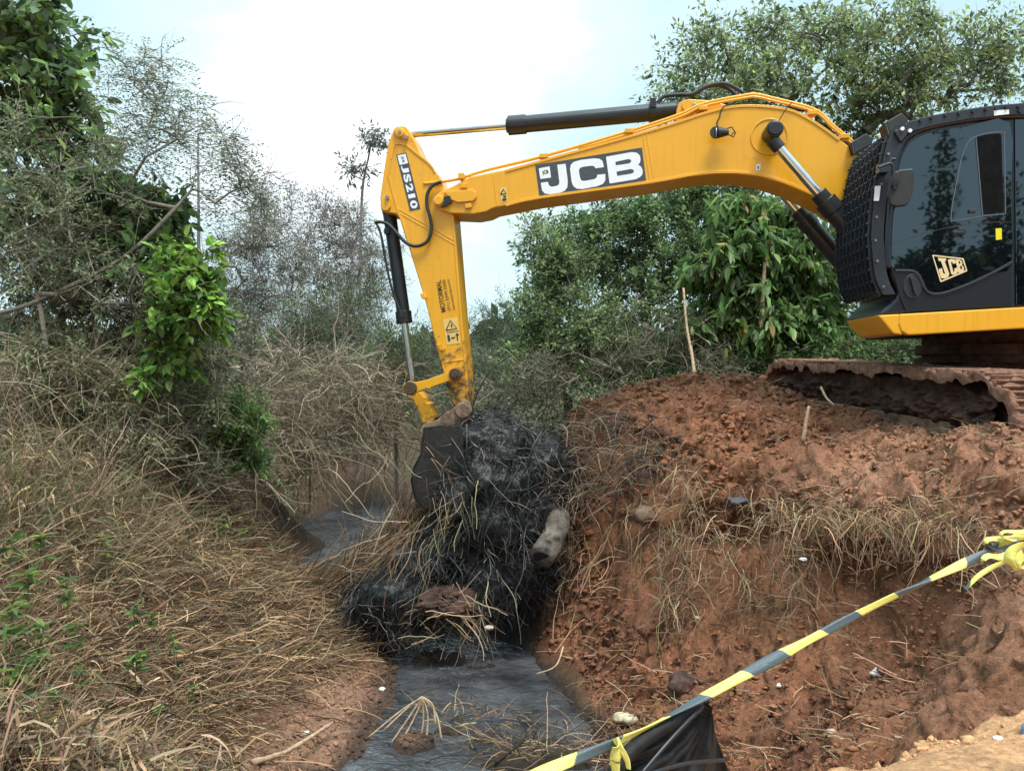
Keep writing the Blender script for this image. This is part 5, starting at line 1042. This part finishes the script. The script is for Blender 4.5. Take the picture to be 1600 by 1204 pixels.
rt = lipline([(900, 690, 8.5), (960, 660, 8.5), (1010, 720, 7.7), (900, 760, 8.2)], 900, (.2, .2, .12), 5); n = len(rt); rt[:, 2] = np.maximum(rt[:, 2], ground_z(rt[:, 0], rt[:, 1]) + .02)
parts.append(ribbons(rt, r_.normal(size=(n, 3)) * np.array([1, .7, .3]) + np.array([-.3, -.4, .1]), r_.uniform(.15, .55, n), r_.uniform(.004, .008, n), r_.uniform(.3, 1.6, n), 5, np.where((r_.uniform(size=n) < .5)[:, None], pick(STRAWD, n, 275), pick(np.array([(.03, .028, .026), (.06, .05, .045)]), n, 276)), .16, .5, 277))
X, Y, z, mud, road = wedge(5200, 860, 1640, 4.4, 9.4, 278); k = (mud > .8) & (road < .1); X, Y, z = X[k], Y[k], z[k]; n = len(X); th = r_.uniform(0, 6.28, n)
parts.append(ribbons(np.stack([X, Y, z + .012], 1), np.stack([np.cos(th), np.sin(th), r_.normal(.1, .18, n)], 1), r_.uniform(.05, .38, n) * r_.uniform(.4, 1, n), r_.uniform(.003, .008, n), r_.uniform(-.1, .5, n), 4, pick(STRAW * .85, n, 279, .3), .1, .4, 280))
stuff('dead_grass', parts, 'straw', 'dead grass and roots hanging over the lip of the mud bank', 'grass')
# sprigs standing in the ditch water and on the wet margin
parts = []; r_ = np.random.default_rng(291)
for px, py, n, s_ in ((790, 1150, 90, .22), (700, 1105, 80, .26), (760, 1120, 70, .22), (700, 985, 260, .5), (640, 970, 160, .5), (830, 1180, 200, .4), (900, 1180, 120, .3), (560, 1000, 200, .45), (700, 1160, 50, .25), (1000, 1150, 60, .3), (960, 1120, 60, .25)):
    d = ray(px, py); c = EYEV + d * ((WATER_Z - EYE) / d[2]); rt = c + r_.normal(size=(n, 3)) * np.array([.22, .12, 0]); rt[:, 2] = np.maximum(WATER_Z, ground_z(rt[:, 0], rt[:, 1])); 
    parts.append(ribbons(rt, r_.normal(size=(n, 3)) * np.array([1, .6, .2]) + np.array([0, 0, .25]), r_.uniform(.4, 1.1, n) * s_ * 1.4, r_.uniform(.004, .008, n), r_.uniform(.2, 1.2, n), 5, np.where((r_.uniform(size=n) < .5)[:, None], pick(STRAW, n, 292), pick(STRAWD * .6, n, 293)), .16, .5, int(px + py)))
stuff('ditch_straw', parts, 'straw', 'bits of straw stuck on the mud islands in the ditch water', 'straw')

# ------------------------------------------------------------------ clods of broken mud
def clods(name, pos, size, col, m, label, seed, sub=0):
    r_ = np.random.default_rng(seed); bm = bmesh.new(); bmesh.ops.create_icosphere(bm, subdivisions=1 + sub, radius=1); bv = np.array([v.co[:] for v in bm.verts]); bf = np.array([[v.index for v in f.verts] for f in bm.faces]); bm.free(); n = len(pos)
    rad = 1 + .36 * r_.normal(size=(n, len(bv), 1)); sc = r_.uniform(.45, 1.4, size=(n, 1, 3)) * np.array([1, 1, .75]); V = bv[None] * rad * sc * size[:, None, None]
    th = r_.uniform(0, 6.28, n); c_, s_ = np.cos(th)[:, None], np.sin(th)[:, None]; V = np.stack([V[..., 0] * c_ - V[..., 1] * s_, V[..., 0] * s_ + V[..., 1] * c_, V[..., 2]], -1) + pos[:, None]
    F = (bf[None] + (np.arange(n) * len(bv))[:, None, None]).reshape(-1, 3)
    return tag(mesh_np(name, V.reshape(-1, 3), F, M[m], None, smooth=False, col=np.repeat(col, len(bv), axis=0), origin=(0, 0, 0)), label, 'mud', kind='stuff')
X, Y, z, mud, road = wedge(120000, 300, 1660, 3.1, 11.0, 301); r_ = np.random.default_rng(302); k = ((mud > .75) | ((X < -.6) & (X > -2.2) & (Y < 8) & (z < WATER_Z + .5) & (r_.uniform(size=len(X)) < .8)) | (r_.uniform(size=len(X)) < .12 * (road > .5))) & (z > WATER_Z - .01) & ~((X > .9) & (Y > 5.3) & (Y < 7.9) & (z < EYE - 1.15) & (z > EYE - 2.25) & (r_.uniform(size=len(X)) < .8)) & ~((X > 2.0) & (Y < 4.9) & (r_.uniform(size=len(X)) < .85)); X, Y, z = X[k], Y[k], z[k]; n = len(X)
crest = np.clip((Y - 6.6) / 1.2, 0, 1); sz = (.004 + .024 * r_.uniform(0, 1, n) ** 6) * (1 + .7 * crest)
gi = np.clip(np.searchsorted(gx, X), 0, nx - 1) + np.clip(np.searchsorted(gy, Y), 0, ny - 1) * nx; cc_ = gc[gi] * r_.uniform(.72, 1.2, size=(n, 1))
clods('mud_clods', np.stack([X, Y, z + sz * .25], 1), sz, cc_, 'clod', 'crumbled red mud clods scattered over both banks', 304, 0)

# ------------------------------------------------------------------ the black debris pulled out of the ditch
from mathutils import noise as mnoise
def lump(c, rad, amp, freq, seed, sub=5, flat=0.0):
    bm = bmesh.new(); bmesh.ops.create_icosphere(bm, subdivisions=sub, radius=1); V = np.array([v.co[:] for v in bm.verts]); F = np.array([[v.index for v in f.verts] for f in bm.faces]); bm.free()
    P = V * np.array(rad); o = Vector((seed * 7.1, seed * 3.3, seed * 1.7))
    d = np.array([mnoise.fractal(Vector(p) * freq + o, 0.9, 2.1, 5) for p in P]); P = P * (1 + amp * d[:, None]) + np.array(c)
    return P, F, V
pile = thing('debris_pile', W(775, 960, 8.1), 'big heap of black wet roots and mud hanging from the bucket beside the ditch', 'debris')
_roots = []; _nrm = []; _mass = []
for i, (px, py, Y, rx, ry, rz, nm) in enumerate([(772, 760, 8.25, .56, .50, .66, 'muddy_mass'), (810, 800, 8.3, .46, .48, .60, 'muddy_mass'), (770, 700, 8.35, .40, .36, .40, 'muddy_mass'), (720, 860, 8.15, .48, .42, .42, 'muddy_mass'), (815, 880, 8.15, .38, .40, .36, 'muddy_mass'), (620, 930, 7.85, .46, .32, .30, 'mud_clump'), (585, 945, 7.8, .28, .26, .24, 'mud_clump'), (680, 880, 8.0, .30, .3, .26, 'mud_clump'), (760, 900, 8.0, .40, .36, .26, 'm'), (850, 740, 8.5, .34, .4, .42, 'm'), (650, 915, 8.0, .4, .3, .24, 'm'), (712, 785, 7.85, .17, .22, .26, 'm'), (770, 830, 8.0, .42, .34, .40, 'm'), (650, 890, 7.95, .34, .3, .22, 'm'), (740, 690, 8.2, .24, .3, .22, 'm')]):
    P, F, Nn = lump(W(px, py, Y), (rx, ry, rz), .22, 2.6, i + 1); _mass.append((P, F)); 
    k = rng.choice(len(P), int(3400 * rx * rz / .3), replace=True); _roots.append(P[k]); _nrm.append(Nn[k])
_V = []; _F = []; _n0 = 0
for P, F in _mass: _V.append(P); _F.append(F + _n0); _n0 += len(P)
o = mesh_np('muddy_mass', np.concatenate(_V), np.concatenate(_F), M['black_mud'], pile, smooth=True)
md = o.modifiers.new('merge', 'REMESH'); md.mode = 'VOXEL'; md.voxel_size = .028; md.use_smooth_shade = True
md = o.modifiers.new('sag', 'SMOOTH'); md.iterations = 16; md.factor = .7
tx = bpy.data.textures.new('sludge', 'CLOUDS'); tx.noise_scale = .07; tx.noise_depth = 4; md = o.modifiers.new('ragged', 'DISPLACE'); md.texture = tx; md.texture_coords = 'LOCAL'; md.strength = .065; md.mid_level = .6
rt = np.concatenate(_roots); nn_ = np.concatenate(_nrm); n = len(rt); r_ = np.random.default_rng(401)
dv = r_.normal(size=(n, 3)) * .8 + nn_ * .05 + np.array([.12, -.05, -.5]); hi = r_.uniform(size=n); dv = dv - nn_ * (np.sum(dv * nn_, 1, keepdims=True) * .9)
cl = np.where((hi < .72)[:, None], pick(np.array([(.012, .012, .014), (.02, .02, .023), (.008, .008, .009)]), n, 402), np.where((hi < .96)[:, None], pick(np.array([(.032, .030, .031), (.04, .034, .03), (.026, .024, .024)]), n, 403), pick(STRAWD * .9, n, 404)))  # paler grey strands hold the wet highlights in their colour
parts = [ribbons(rt + nn_ * r_.uniform(-.01, .04, size=(n, 1)), dv, r_.uniform(.08, .42, n), r_.uniform(.0025, .0055, n), r_.uniform(.1, 1.2, n), 9, cl, .3, .5, 405)]
n2 = 520; k = r_.choice(n, n2); parts.append(ribbons(rt[k] + nn_[k] * .03, r_.normal(size=(n2, 3)) * .8 + nn_[k] * .5 + np.array([0, 0, -.3]), r_.uniform(.3, .9, n2), r_.uniform(.004, .008, n2), r_.uniform(0, 1.5, n2), 9, pick(np.array([(.02, .019, .02), (.07, .062, .055), (.12, .10, .075)]), n2, 406), .2, .5, 407))
V, F, C = cat(parts); o = mesh_np('root_strands', V, F, M['wetstraw'], pile, col=C); o['kind'] = 'stuff'
rr_ = random.Random(8)
for q in range(16):   # thicker roots and branches matted in the heap
    x0, y0 = rr_.uniform(690, 850), rr_.uniform(660, 880); a = rr_.uniform(-.5, 1.2); L_ = rr_.uniform(60, 150); pts = [W(x0, y0, 7.72), W(x0 + L_ * .35 * math.sin(a) + rr_.uniform(-14, 14), y0 + L_ * .35, 7.6), W(x0 + L_ * .7 * math.sin(a) + rr_.uniform(-18, 18), y0 + L_ * .7, 7.58), W(x0 + L_ * math.sin(a), y0 + L_, 7.66)]
    b = MB(); P = smooth_path(np.array(pts), 6); b.tube(P, np.linspace(rr_.uniform(.008, .018), .004, len(P)), 6); b.build('root', M['black_mud'], pile, smooth=True)
# yellow straw caught over the bucket edge and down the heap's left flank
parts = []; r_ = np.random.default_rng(411)
def along(pts, n, wid, seed, lens, w, jit=.14, cols=STRAW, drp=(0, .9)):
    rr = np.random.default_rng(seed); P = smooth_path(np.array([W(*p) for p in pts]), 10); i = rr.integers(0, len(P) - 6, n); d = nrm(P[np.minimum(i + 6, len(P) - 1)] - P[i])
    return ribbons(P[i] + rr.normal(size=(n, 3)) * wid, d + rr.normal(size=(n, 3)) * .32, rr.uniform(*lens, n), rr.uniform(*w, n), rr.uniform(*drp, n), 8, pick(np.array(cols), n, seed + 1), jit, .5, seed + 2)
parts.append(along([(722, 760, 7.62), (714, 780, 7.58), (702, 810, 7.55), (668, 860, 7.5), (640, 905, 7.45)], 60, .07, 412, (.15, .5), (.003, .007), cols=[(.34, .27, .15), (.28, .23, .12), (.22, .17, .11)]))
parts.append(along([(650, 815, 7.7), (615, 855, 7.7), (570, 890, 7.7)], 110, .08, 415, (.2, .7), (.004, .008)))
parts.append(along([(655, 690, 7.7), (690, 760, 7.6), (700, 800, 7.55)], 14, .1, 418, (.2, .5), (.004, .007)))
parts.append(along([(610, 760, 7.5), (617, 850, 7.45), (612, 950, 7.4)], 8, .02, 421, (.5, .9), (.006, .009), jit=.05))
parts.append(along([(760, 900, 7.5), (745, 960, 7.45), (735, 990, 7.4)], 26, .08, 424, (.3, .6), (.005, .009), cols=[(.34, .27, .19), (.28, .22, .16)]))
parts.append(along([(640, 985, 7.4), (700, 950, 7.3), (770, 990, 7.3)], 60, .1, 427, (.2, .6), (.005, .009)))
parts.append(along([(870, 990, 7.4), (910, 920, 7.5), (940, 870, 7.6)], 40, .12, 430, (.2, .6), (.004, .008)))
stuff('caught_straw', parts, 'straw', 'yellowish straw caught on the bucket and the black heap', 'straw')
def solid(name, P, F, m, label, cat_, smooth=True, group=None): return tag(mesh_np(name, P, F, M[m], None, smooth=smooth), label, cat_, group)
# logs, clump, stakes
M['grey_wood'] = simple('grey_wood', (.13, .105, .088), .85, 0, .8, 7, .8, 28, spec=.2)
M['dark_hollow'] = simple('dark_hollow', (.014, .011, .010), .9, 0, .4, 20)
M['pale_wood'] = simple('pale_wood', (.46, .32, .20), .75, 0, .3, 25, .5, 60)
M['red_clump'] = simple('red_clump', (.065, .032, .023), .85, 0, .75, 7, 1.0, 25)
lg = thing('log', W(862, 885, 7.9), 'short grey weathered log lying at the right foot of the black heap', 'log')
a, c_ = W(876, 802, 7.85), W(848, 872, 7.45); ax = [a + (c_ - a) * t + np.array([.02 * math.sin(4 * t), 0, .015 * math.sin(7 * t)]) for t in np.linspace(0, 1, 8)]
b = MB(); b.tube(ax, [.09, .115, .125, .115, .12, .13, .13, .125], 18); b.build('log_bark', M['grey_wood'], lg, smooth=True)
b = MB(); dl = nrm(c_ - a); b.cyl(c_, c_ + dl * .004, .10, n=18); b.build('log_end', M['dark_hollow'], lg)
P, F, Nn = lump(W(700, 940, 7.5), (.24, .2, .11), .75, 9, 21, 5); solid('earth_clump', P, F, 'red_clump', 'reddish brown lump of earth lying before the black heap at the water', 'earth')
P, F, Nn = lump(W(1067, 1070, 6.15), (.13, .12, .10), .35, 7.0, 22, 4); solid('earth_clump', P, F, 'red_clump', 'small rust red lump of earth on the pit floor above the striped tape', 'earth')
def stick(name, pts, r, label, m='pale_wood', cat_='stick', n=7):
    P = smooth_path(np.array([W(*p) for p in pts]), 5); b = MB(); k = len(P); b.tube(P, np.linspace(r, r * .55, k) * (1 + .12 * np.sin(np.arange(k) * 2.3)), n); o = b.build(name, M[m], None, smooth=True); return tag(o, label, cat_)
stick('stake', [(1255, 690, 7.05), (1259, 660, 7.05), (1264, 634, 7.05)], .022, 'short pale splintered stake standing in the red mud before the track')
stick('stick', [(1283, 605, 7.6), (1292, 622, 7.4), (1303, 632, 7.3)], .014, 'small pale stick leaning at the far end of the track')
stick('sapling_stem', [(1088, 612, 10.6), (1082, 560, 10.8), (1073, 510, 11), (1068, 450, 11.2)], .028, 'thin pale bare stem standing behind the mud crest, left of the climber bush')
stick('broken_trunk', [(1188, 540, 11.3), (1192, 460, 11.3), (1196, 398, 11.3)], .042, 'broken pale trunk with splintered top standing against the climber bush')
stick('branch', [(395, 1190, 4.95), (450, 1172, 5.3), (520, 1128, 5.85)], .022, 'stripped branch lying on bare earth at the water edge, bottom left')
stick('twig', [(775, 1190, 5.6), (822, 1150, 5.95), (808, 1120, 6.1)], .012, 'dark forked twig sticking out of the water among straw', 'dark_hollow')
stick('stick', [(880, 1010, 6.9), (868, 1040, 6.75), (838, 1052, 6.75)], .008, 'thin straight straw-coloured stick at the water edge below the heap')
stick('root', [(735, 650, 8.25), (748, 610, 8.3), (770, 575, 8.4), (800, 555, 8.5)], .010, 'black bare twig rising beside the arm from the top of the heap', 'dark_hollow')
dw = thing('dead_weed', W(655, 1150, 6.1), 'dried weed with splayed bare stalks standing in the ditch water', 'plant'); P0_ = W(660, 1088, 6.1)
for q, (x, y) in enumerate([(600, 1140), (575, 1152), (608, 1165), (650, 1190), (690, 1155), (680, 1130), (632, 1150), (665, 1165)]):
    b = MB(); b.tube(smooth_path(np.array([P0_, W((660 + x) / 2 + 6, (1088 + y) / 2 - 8, 6.1), W(x, y, 6.05)]), 5), .008, 5); b.build('stalk', M['pale_wood'], dw, smooth=True)

# litter and stones
def scrap(px, py, Y, size, col, name, label, cat_, seed, rough=.6, flat=.45, sub=3, amp=.6, freq=3.0, up=.5):
    mm = simple(name + '_%d' % seed, col, rough, 0, .25, 30, .3, 60); P, F, Nn = lump((0, 0, 0), (size, size * .8, size * flat), amp, freq / size * .35, seed, sub); c = W(px, py, Y); c = np.array([c[0], c[1], max(c[2], float(ground_z([c[0]], [c[1]])[0]) + size * flat * up)])
    return tag(mesh_np(name, P + c, F, mm, None, smooth=False), label, cat_)
scrap(1371, 1072, 5.2, .055, (.62, .56, .50), 'paper_scrap', 'torn off-white paper scrap on the pit floor at right', 'litter', 31)
scrap(1255, 873, 5.95, .03, (.75, .73, .72), 'paper_scrap', 'tiny white scrap caught in the hanging dead grass', 'litter', 32)
scrap(1220, 1088, 5.55, .03, (.6, .55, .5), 'paper_scrap', 'small pale scrap on the pit floor left of the torn paper', 'litter', 33)
scrap(978, 1120, 6.1, .085, (.52, .43, .28), 'crumpled_bag', 'crumpled cream plastic on the mud by the black fabric', 'litter', 34)
scrap(1152, 783, 6.8, .10, (.05, .047, .055), 'grey_rag', 'crumpled dark grey rag on the mud lip', 'rag', 35, flat=.4)
scrap(1006, 808, 7.4, .11, (.17, .105, .065), 'brown_rag', 'muddy brown sack stuck in the bank face', 'sack', 36, flat=.8, amp=.7)
scrap(1010, 1160, 5.6, .04, (.5, .45, .38), 'stone', 'pale pebble on the mud left of the black fabric', 'stone', 37)
scrap(765, 980, 7.2, .045, (.42, .33, .27), 'stone', 'round pale stone at the water edge under the heap', 'stone', 38, amp=.25)
scrap(1299, 1142, 4.85, .035, (.42, .28, .2), 'stone', 'rounded brown stone on the pit floor near the road edge', 'stone', 39, amp=.2)
scrap(1090, 988, 6.7, .035, (.4, .34, .28), 'stone', 'grey pebble half way down the cut bank', 'stone', 40, amp=.3)
scrap(597, 1083, 6.9, .03, (.66, .6, .5), 'paper_scrap', 'white scrap on the earth edge left of the ditch water', 'litter', 41)
scrap(477, 1148, 5.8, .028, (.66, .62, .5), 'paper_scrap', 'white scrap on bare earth among straw, bottom left', 'litter', 42)
scrap(1558, 1164, 3.27, .022, (.70, .62, .60), 'quartz_chip', 'small whitish chip on the orange road edge', 'stone', 43, amp=.35, sub=2)
scrap(1215, 690, 7.3, .085, (.05, .03, .026), 'earth_clump', 'dark wet clod on the mud before the stake', 'earth', 45, amp=.9, flat=.35, rough=.95)
scrap(1028, 640, 8.9, .085, (.02, .018, .018), 'earth_clump', 'black wet clod on the mud crest', 'earth', 46, amp=.9, flat=.35, rough=.95)
scrap(1060, 685, 8.0, .085, (.022, .019, .018), 'earth_clump', 'black wet clod below the mud crest', 'earth', 47, amp=.9, flat=.35, rough=.95)
V_, F_, C_ = leaves(np.array([W(1322, 1156, 4.8) + np.array([0, 0, .03])]), np.array([[1, .2, .1]]), np.array([.085]), np.array([.05]), np.array([[.13, .24, .07]]), 5, True)
tag(mesh_np('fallen_leaf', V_, F_, M['leaf'], None, col=C_), 'single green leaf lying on the red pit floor', 'leaf')
# blue bottle at the frame edge, on the road
M['blue_plastic'] = simple('blue_plastic', (.10, .27, .52), .25, 0, .1, 20, coat=.4); M['grey_plastic'] = simple('grey_plastic', (.13, .15, .18), .4, 0, .2, 20)
bb = thing('bottle', W(1616, 1168, 3.3), 'blue and grey rounded bottle on the road at the right frame edge', 'bottle')
b = MB(); c = W(1614, 1168, 3.3); b.tube([c + np.array([0, 0, z]) for z in (0, .012, .05, .075)], [.040, .048, .050, .044], 18); b.build('bottle_body', M['grey_plastic'], bb, smooth=True)
b = MB(); b.tube([c + np.array([0, 0, z]) for z in (.072, .085, .10, .108)], [.044, .045, .036, .018], 18); b.build('bottle_cap', M['blue_plastic'], bb, smooth=True)
# broad-leaved weeds at the lower left
for i, (px, py, Y, s_) in enumerate([(20, 900, 4.9, 1.1), (70, 890, 5.2, 1.0), (20, 1010, 4.3, 1.1), (70, 1040, 4.3, .9), (30, 1120, 3.9, 1.2), (60, 1085, 4.1, .8), (210, 995, 5.2, .8), (235, 1005, 5.3, .7), (215, 1075, 4.8, .9), (270, 1040, 5.2, .6), (250, 1165, 4.6, .6), (10, 1190, 3.8, 1.0), (110, 960, 4.7, .8), (165, 880, 5.8, .7), (45, 960, 4.6, 1.2), (90, 1150, 4.0, .9), (10, 1060, 4.1, 1.2), (130, 1100, 4.4, .7), (300, 1120, 5.0, .6), (60, 1185, 3.8, 1.0), (120, 1030, 4.6, .8)]):
    r_ = np.random.default_rng(500 + i); c = W(px, py, Y); g0 = float(ground_z([c[0]], [c[1]])[0]); c[2] = max(c[2], g0 + .12) + .16; base = np.array([c[0], c[1], min(g0, c[2] - .05)]); n = int(18 + 7 * r_.uniform())
    t_ = thing('weed', base, ['leafy green weed at the lower left edge among straw', 'small light green weed sprouting through fallen straw'][0 if px < 180 else 1], 'weed', 'green weeds in the straw'); t_['label'] = 'leafy green weed at the far left among straw' if px < 180 else 'small light green weed sprouting through fallen straw'
    if px < 180: t_['group'] = 'leafy weeds at the left edge'
    stem = [base, base * .4 + c * .6 + r_.normal(size=3) * .02, c + np.array([0, 0, .07 * s_])]; b = MB(); sp_ = smooth_path(np.array(stem), 4); b.tube(sp_, .004, 5); mb = b.build('stem', simple('weed_stem', (.12, .16, .06), .6) if i == 0 else bpy.data.materials['weed_stem'], t_)
    q = sp_[r_.integers(len(sp_) * 3 // 4, len(sp_), n)]; dv = r_.normal(size=(n, 3)) * np.array([1, 1, .3]) + np.array([0, 0, .15]); lv = leaves(q, dv, r_.uniform(.06, .12, n) * s_, r_.uniform(.022, .04, n) * s_, palette(n, [(.10, .20, .05), (.15, .26, .07), (.08, .15, .05), (.24, .28, .08)], i, .2), i, True)
    mesh_np('leaf_cluster', *lv[:2], M['leaf'], t_, col=lv[2])

# ------------------------------------------------------------------ barrier tape, its tie, and the black fabric
def tape_col(u, v): # slanting yellow and black bands printed on film; black has sky sheen painted in
    f = (u / .30 + v * .10) % 1.0; return np.where((f < .52)[:, None], np.array([.74, .68, .17]), np.array([.075, .10, .115]))
def tape(name, pts, wid, label, turns=0.0, seed=1, thick=.35, per=90, parent=None, cup=.0):
    P = smooth_path(np.array(pts), per); k = len(P); T = nrm(np.gradient(P, axis=0)); s_ = np.concatenate([[0], np.cumsum(np.linalg.norm(np.diff(P, axis=0), axis=1))]); m_ = 14; V = np.empty((k, m_, 3)); U = np.empty((k, m_)); Vv = np.empty((k, m_))
    for i in range(k):
        a = turns * 2 * math.pi * s_[i] / s_[-1] + .5 * math.sin(s_[i] * 5 + seed); n1_ = nrm(np.cross(T[i], [0, 0, 1])); n2_ = np.cross(n1_, T[i])
        w_ = wid * (1 + .18 * math.sin(s_[i] * 9 + seed) + .12 * math.sin(s_[i] * 23))
        for j in range(m_):
            q = 2 * math.pi * j / m_; x, y = math.cos(q) * .5, math.sin(q) * .5 * thick * (1 + .35 * math.sin(3 * q + s_[i] * 11)); ca, sa = math.cos(a), math.sin(a)
            V[i, j] = P[i] + (n2_ * (x * ca - y * sa) + n1_ * (x * sa + y * ca)) * w_; U[i, j] = s_[i]; Vv[i, j] = abs((q / math.pi) % 2 - 1)
    ii_ = np.arange(k * m_).reshape(k, m_); F = np.stack([ii_[:-1], np.roll(ii_[:-1], -1, 1), np.roll(ii_[1:], -1, 1), ii_[1:]], -1).reshape(-1, 4)
    return mesh_np(name, V.reshape(-1, 3), F, M['tape'], parent, smooth=True, col=tape_col(U.ravel(), Vv.ravel()))
M['tape'] = attr_mat('tape_film', .28, .15, .25, 90, spec=.6)
tp_pts = [W(860, 1200, 1.95), W(962, 1159, 2.05), W(1047, 1117, 2.13), W(1181, 1044, 2.25), W(1342, 958, 2.39), W(1440, 911, 2.47), W(1530, 868, 2.55), W(1598, 832, 2.6), W(1660, 806, 2.66)]
left_end = tp_pts[0] + (tp_pts[0] - tp_pts[1]) * 3.2
tt = thing('barrier_tape', W(1105, 1205, 2.2) * np.array([1, 1, 0]), 'twisted yellow and black striped barrier tape stretched across the lower right corner', 'tape')
tape('tape_strip', [left_end] + tp_pts, .029, '', 1.6, 2, parent=tt, per=240)
k1 = W(1592, 850, 2.58)
for q, (pts, wd_) in enumerate([([(1600, 838), (1575, 842), (1545, 842), (1541, 852), (1560, 858), (1590, 850)], .03), ([(1600, 832), (1570, 830), (1565, 838), (1590, 845)], .022), ([(1595, 858), (1565, 870), (1545, 868), (1536, 876), (1556, 884), (1580, 878), (1600, 870)], .035), ([(1600, 866), (1588, 876), (1590, 888), (1606, 884)], .05), ([(1574, 876), (1550, 886), (1528, 900), (1508, 920)], .028), ([(1600, 850), (1582, 860), (1576, 874), (1584, 884)], .05)]):
    tape('tape_knot', [W(x, y, 2.56 - .015 * q) for x, y in pts], wd_ * .62, '', .3, q, parent=tt, per=40, thick=.25)
tape('tape_tie', [W(962, 1152, 2.03), W(966, 1166, 2.02), W(961, 1185, 2.02), W(963, 1215, 2.02)], .03, '', .2, 3, parent=tt, per=14)
tape('tape_tie', [W(966, 1156, 2.03), W(972, 1170, 2.01), W(980, 1188, 2.01), (W(982, 1200, 2.01))], .016, '', .2, 5, parent=tt, per=14)
# post that carries the tape, just outside the frame
pst = W(1668, 806, 2.70); b = MB(); b.tube([np.array([pst[0], pst[1], z]) for z in (-.2, .4, .8, pst[2] + .15)], [.035, .033, .031, .03], 10); b.build('post', M['pale_wood'], tt, smooth=True)
b = MB(); b.tube([np.array([left_end[0], left_end[1], z]) for z in (-.2, .1, left_end[2] + .02)], [.03, .03, .028], 10); b.build('post', M['pale_wood'], tt, smooth=True)
# black fabric hanging from the tape in stiff folds
M['black_cloth'] = simple('black_cloth', (.012, .011, .012), .62, 0, .5, 40, .25, 300, spec=.35)
fb = thing('black_fabric', W(1060, 1400, 2.25), 'black folded fabric hanging from the striped tape at the bottom', 'fabric')
nu, nv = 90, 60; V = []
apexL, apexR = W(1000, 1138, 2.10), W(1106, 1092, 2.24); botL, botR = W(925, 1300, 2.06), W(1165, 1290, 2.34)
for i in range(nu):
    u = i / (nu - 1)
    for j in range(nv):
        v = j / (nv - 1); top = apexL * (1 - u) + apexR * u; bot = botL * (1 - u) + botR * u; p = top * (1 - v) + bot * v
        ang_ = math.atan2(v * 2.0 + .05, (1 - u) * 1.0 + .05)      # folds fan out from the lower left tie
        f = .022 * math.sin(ang_ * 16) * (.3 + v) + .012 * math.sin(u * 31 + v * 3) * v + .008 * math.sin(ang_ * 41)
        V.append(p + np.array([.25, -.95, .1]) * f + np.array([0, 0, -.02 * math.sin(math.pi * u) * (1 - v)]))
ii_ = np.arange(nu * nv).reshape(nu, nv); F = np.stack([ii_[:-1, :-1].ravel(), ii_[:-1, 1:].ravel(), ii_[1:, 1:].ravel(), ii_[1:, :-1].ravel()], 1)
o = mesh_np('fabric_sheet', np.array(V), F, M['black_cloth'], fb, smooth=True); md = o.modifiers.new('thickness', 'SOLIDIFY'); md.thickness = .003
b = MB(); b.tube(smooth_path(np.array([W(955, 1215, 2.03), W(985, 1172, 2.07), W(1040, 1132, 2.14), W(1090, 1102, 2.2)]), 6), [.02] * 19, 9); b.build('rolled_hem', M['black_cloth'], fb, smooth=True)
b = MB(); b.tube(smooth_path(np.array([W(1000, 1210, 2.03), W(1050, 1152, 2.1), W(1098, 1102, 2.19)]), 6), .006, 7); b.build('rib', M['black_steel'], fb, smooth=True)
b = MB(); b.tube(smooth_path(np.array([W(1000, 1212, 2.03), W(1070, 1192, 2.12), W(1136, 1186, 2.24)]), 6), .006, 7); b.build('rib', M['black_steel'], fb, smooth=True)

# wood behind the photographer: it shows only as a dark reflection in the cab glass
r_ = np.random.default_rng(601); n = 16000; xx = np.concatenate([r_.uniform(-12, 30, 7000), r_.uniform(8.3, 13, n - 7000)]); yy = -15 + r_.normal(0, .7, n); xo = xx - 9.45
tp_ = EYE + 3.6 + 1.0 * fbm(xx * 1.1, xx * 0 + 3, 4, 8) + 4.6 * np.exp(-(xo / .22) ** 2) * (.55 + .9 * r_.uniform(size=n)) + 2.6 * np.exp(-((xx - 11.3) / .35) ** 2)
zz = -.4 + (tp_ + .4) * r_.uniform(0, 1, n) ** .75; sz = np.where(zz > EYE + 3.2, .26, .5)
lv = leaves(np.stack([xx, yy, zz], 1), r_.normal(size=(n, 3)), sz, sz * .55, palette(n, np.array(GRN) * .6, 9, .3), 10)
tag(mesh_np('wood_behind', *lv[:2], M['leaf_far'], None, col=lv[2], origin=(0, -15, 0)), 'dark trees reflected in the black cab door glass', 'wood', kind='stuff')
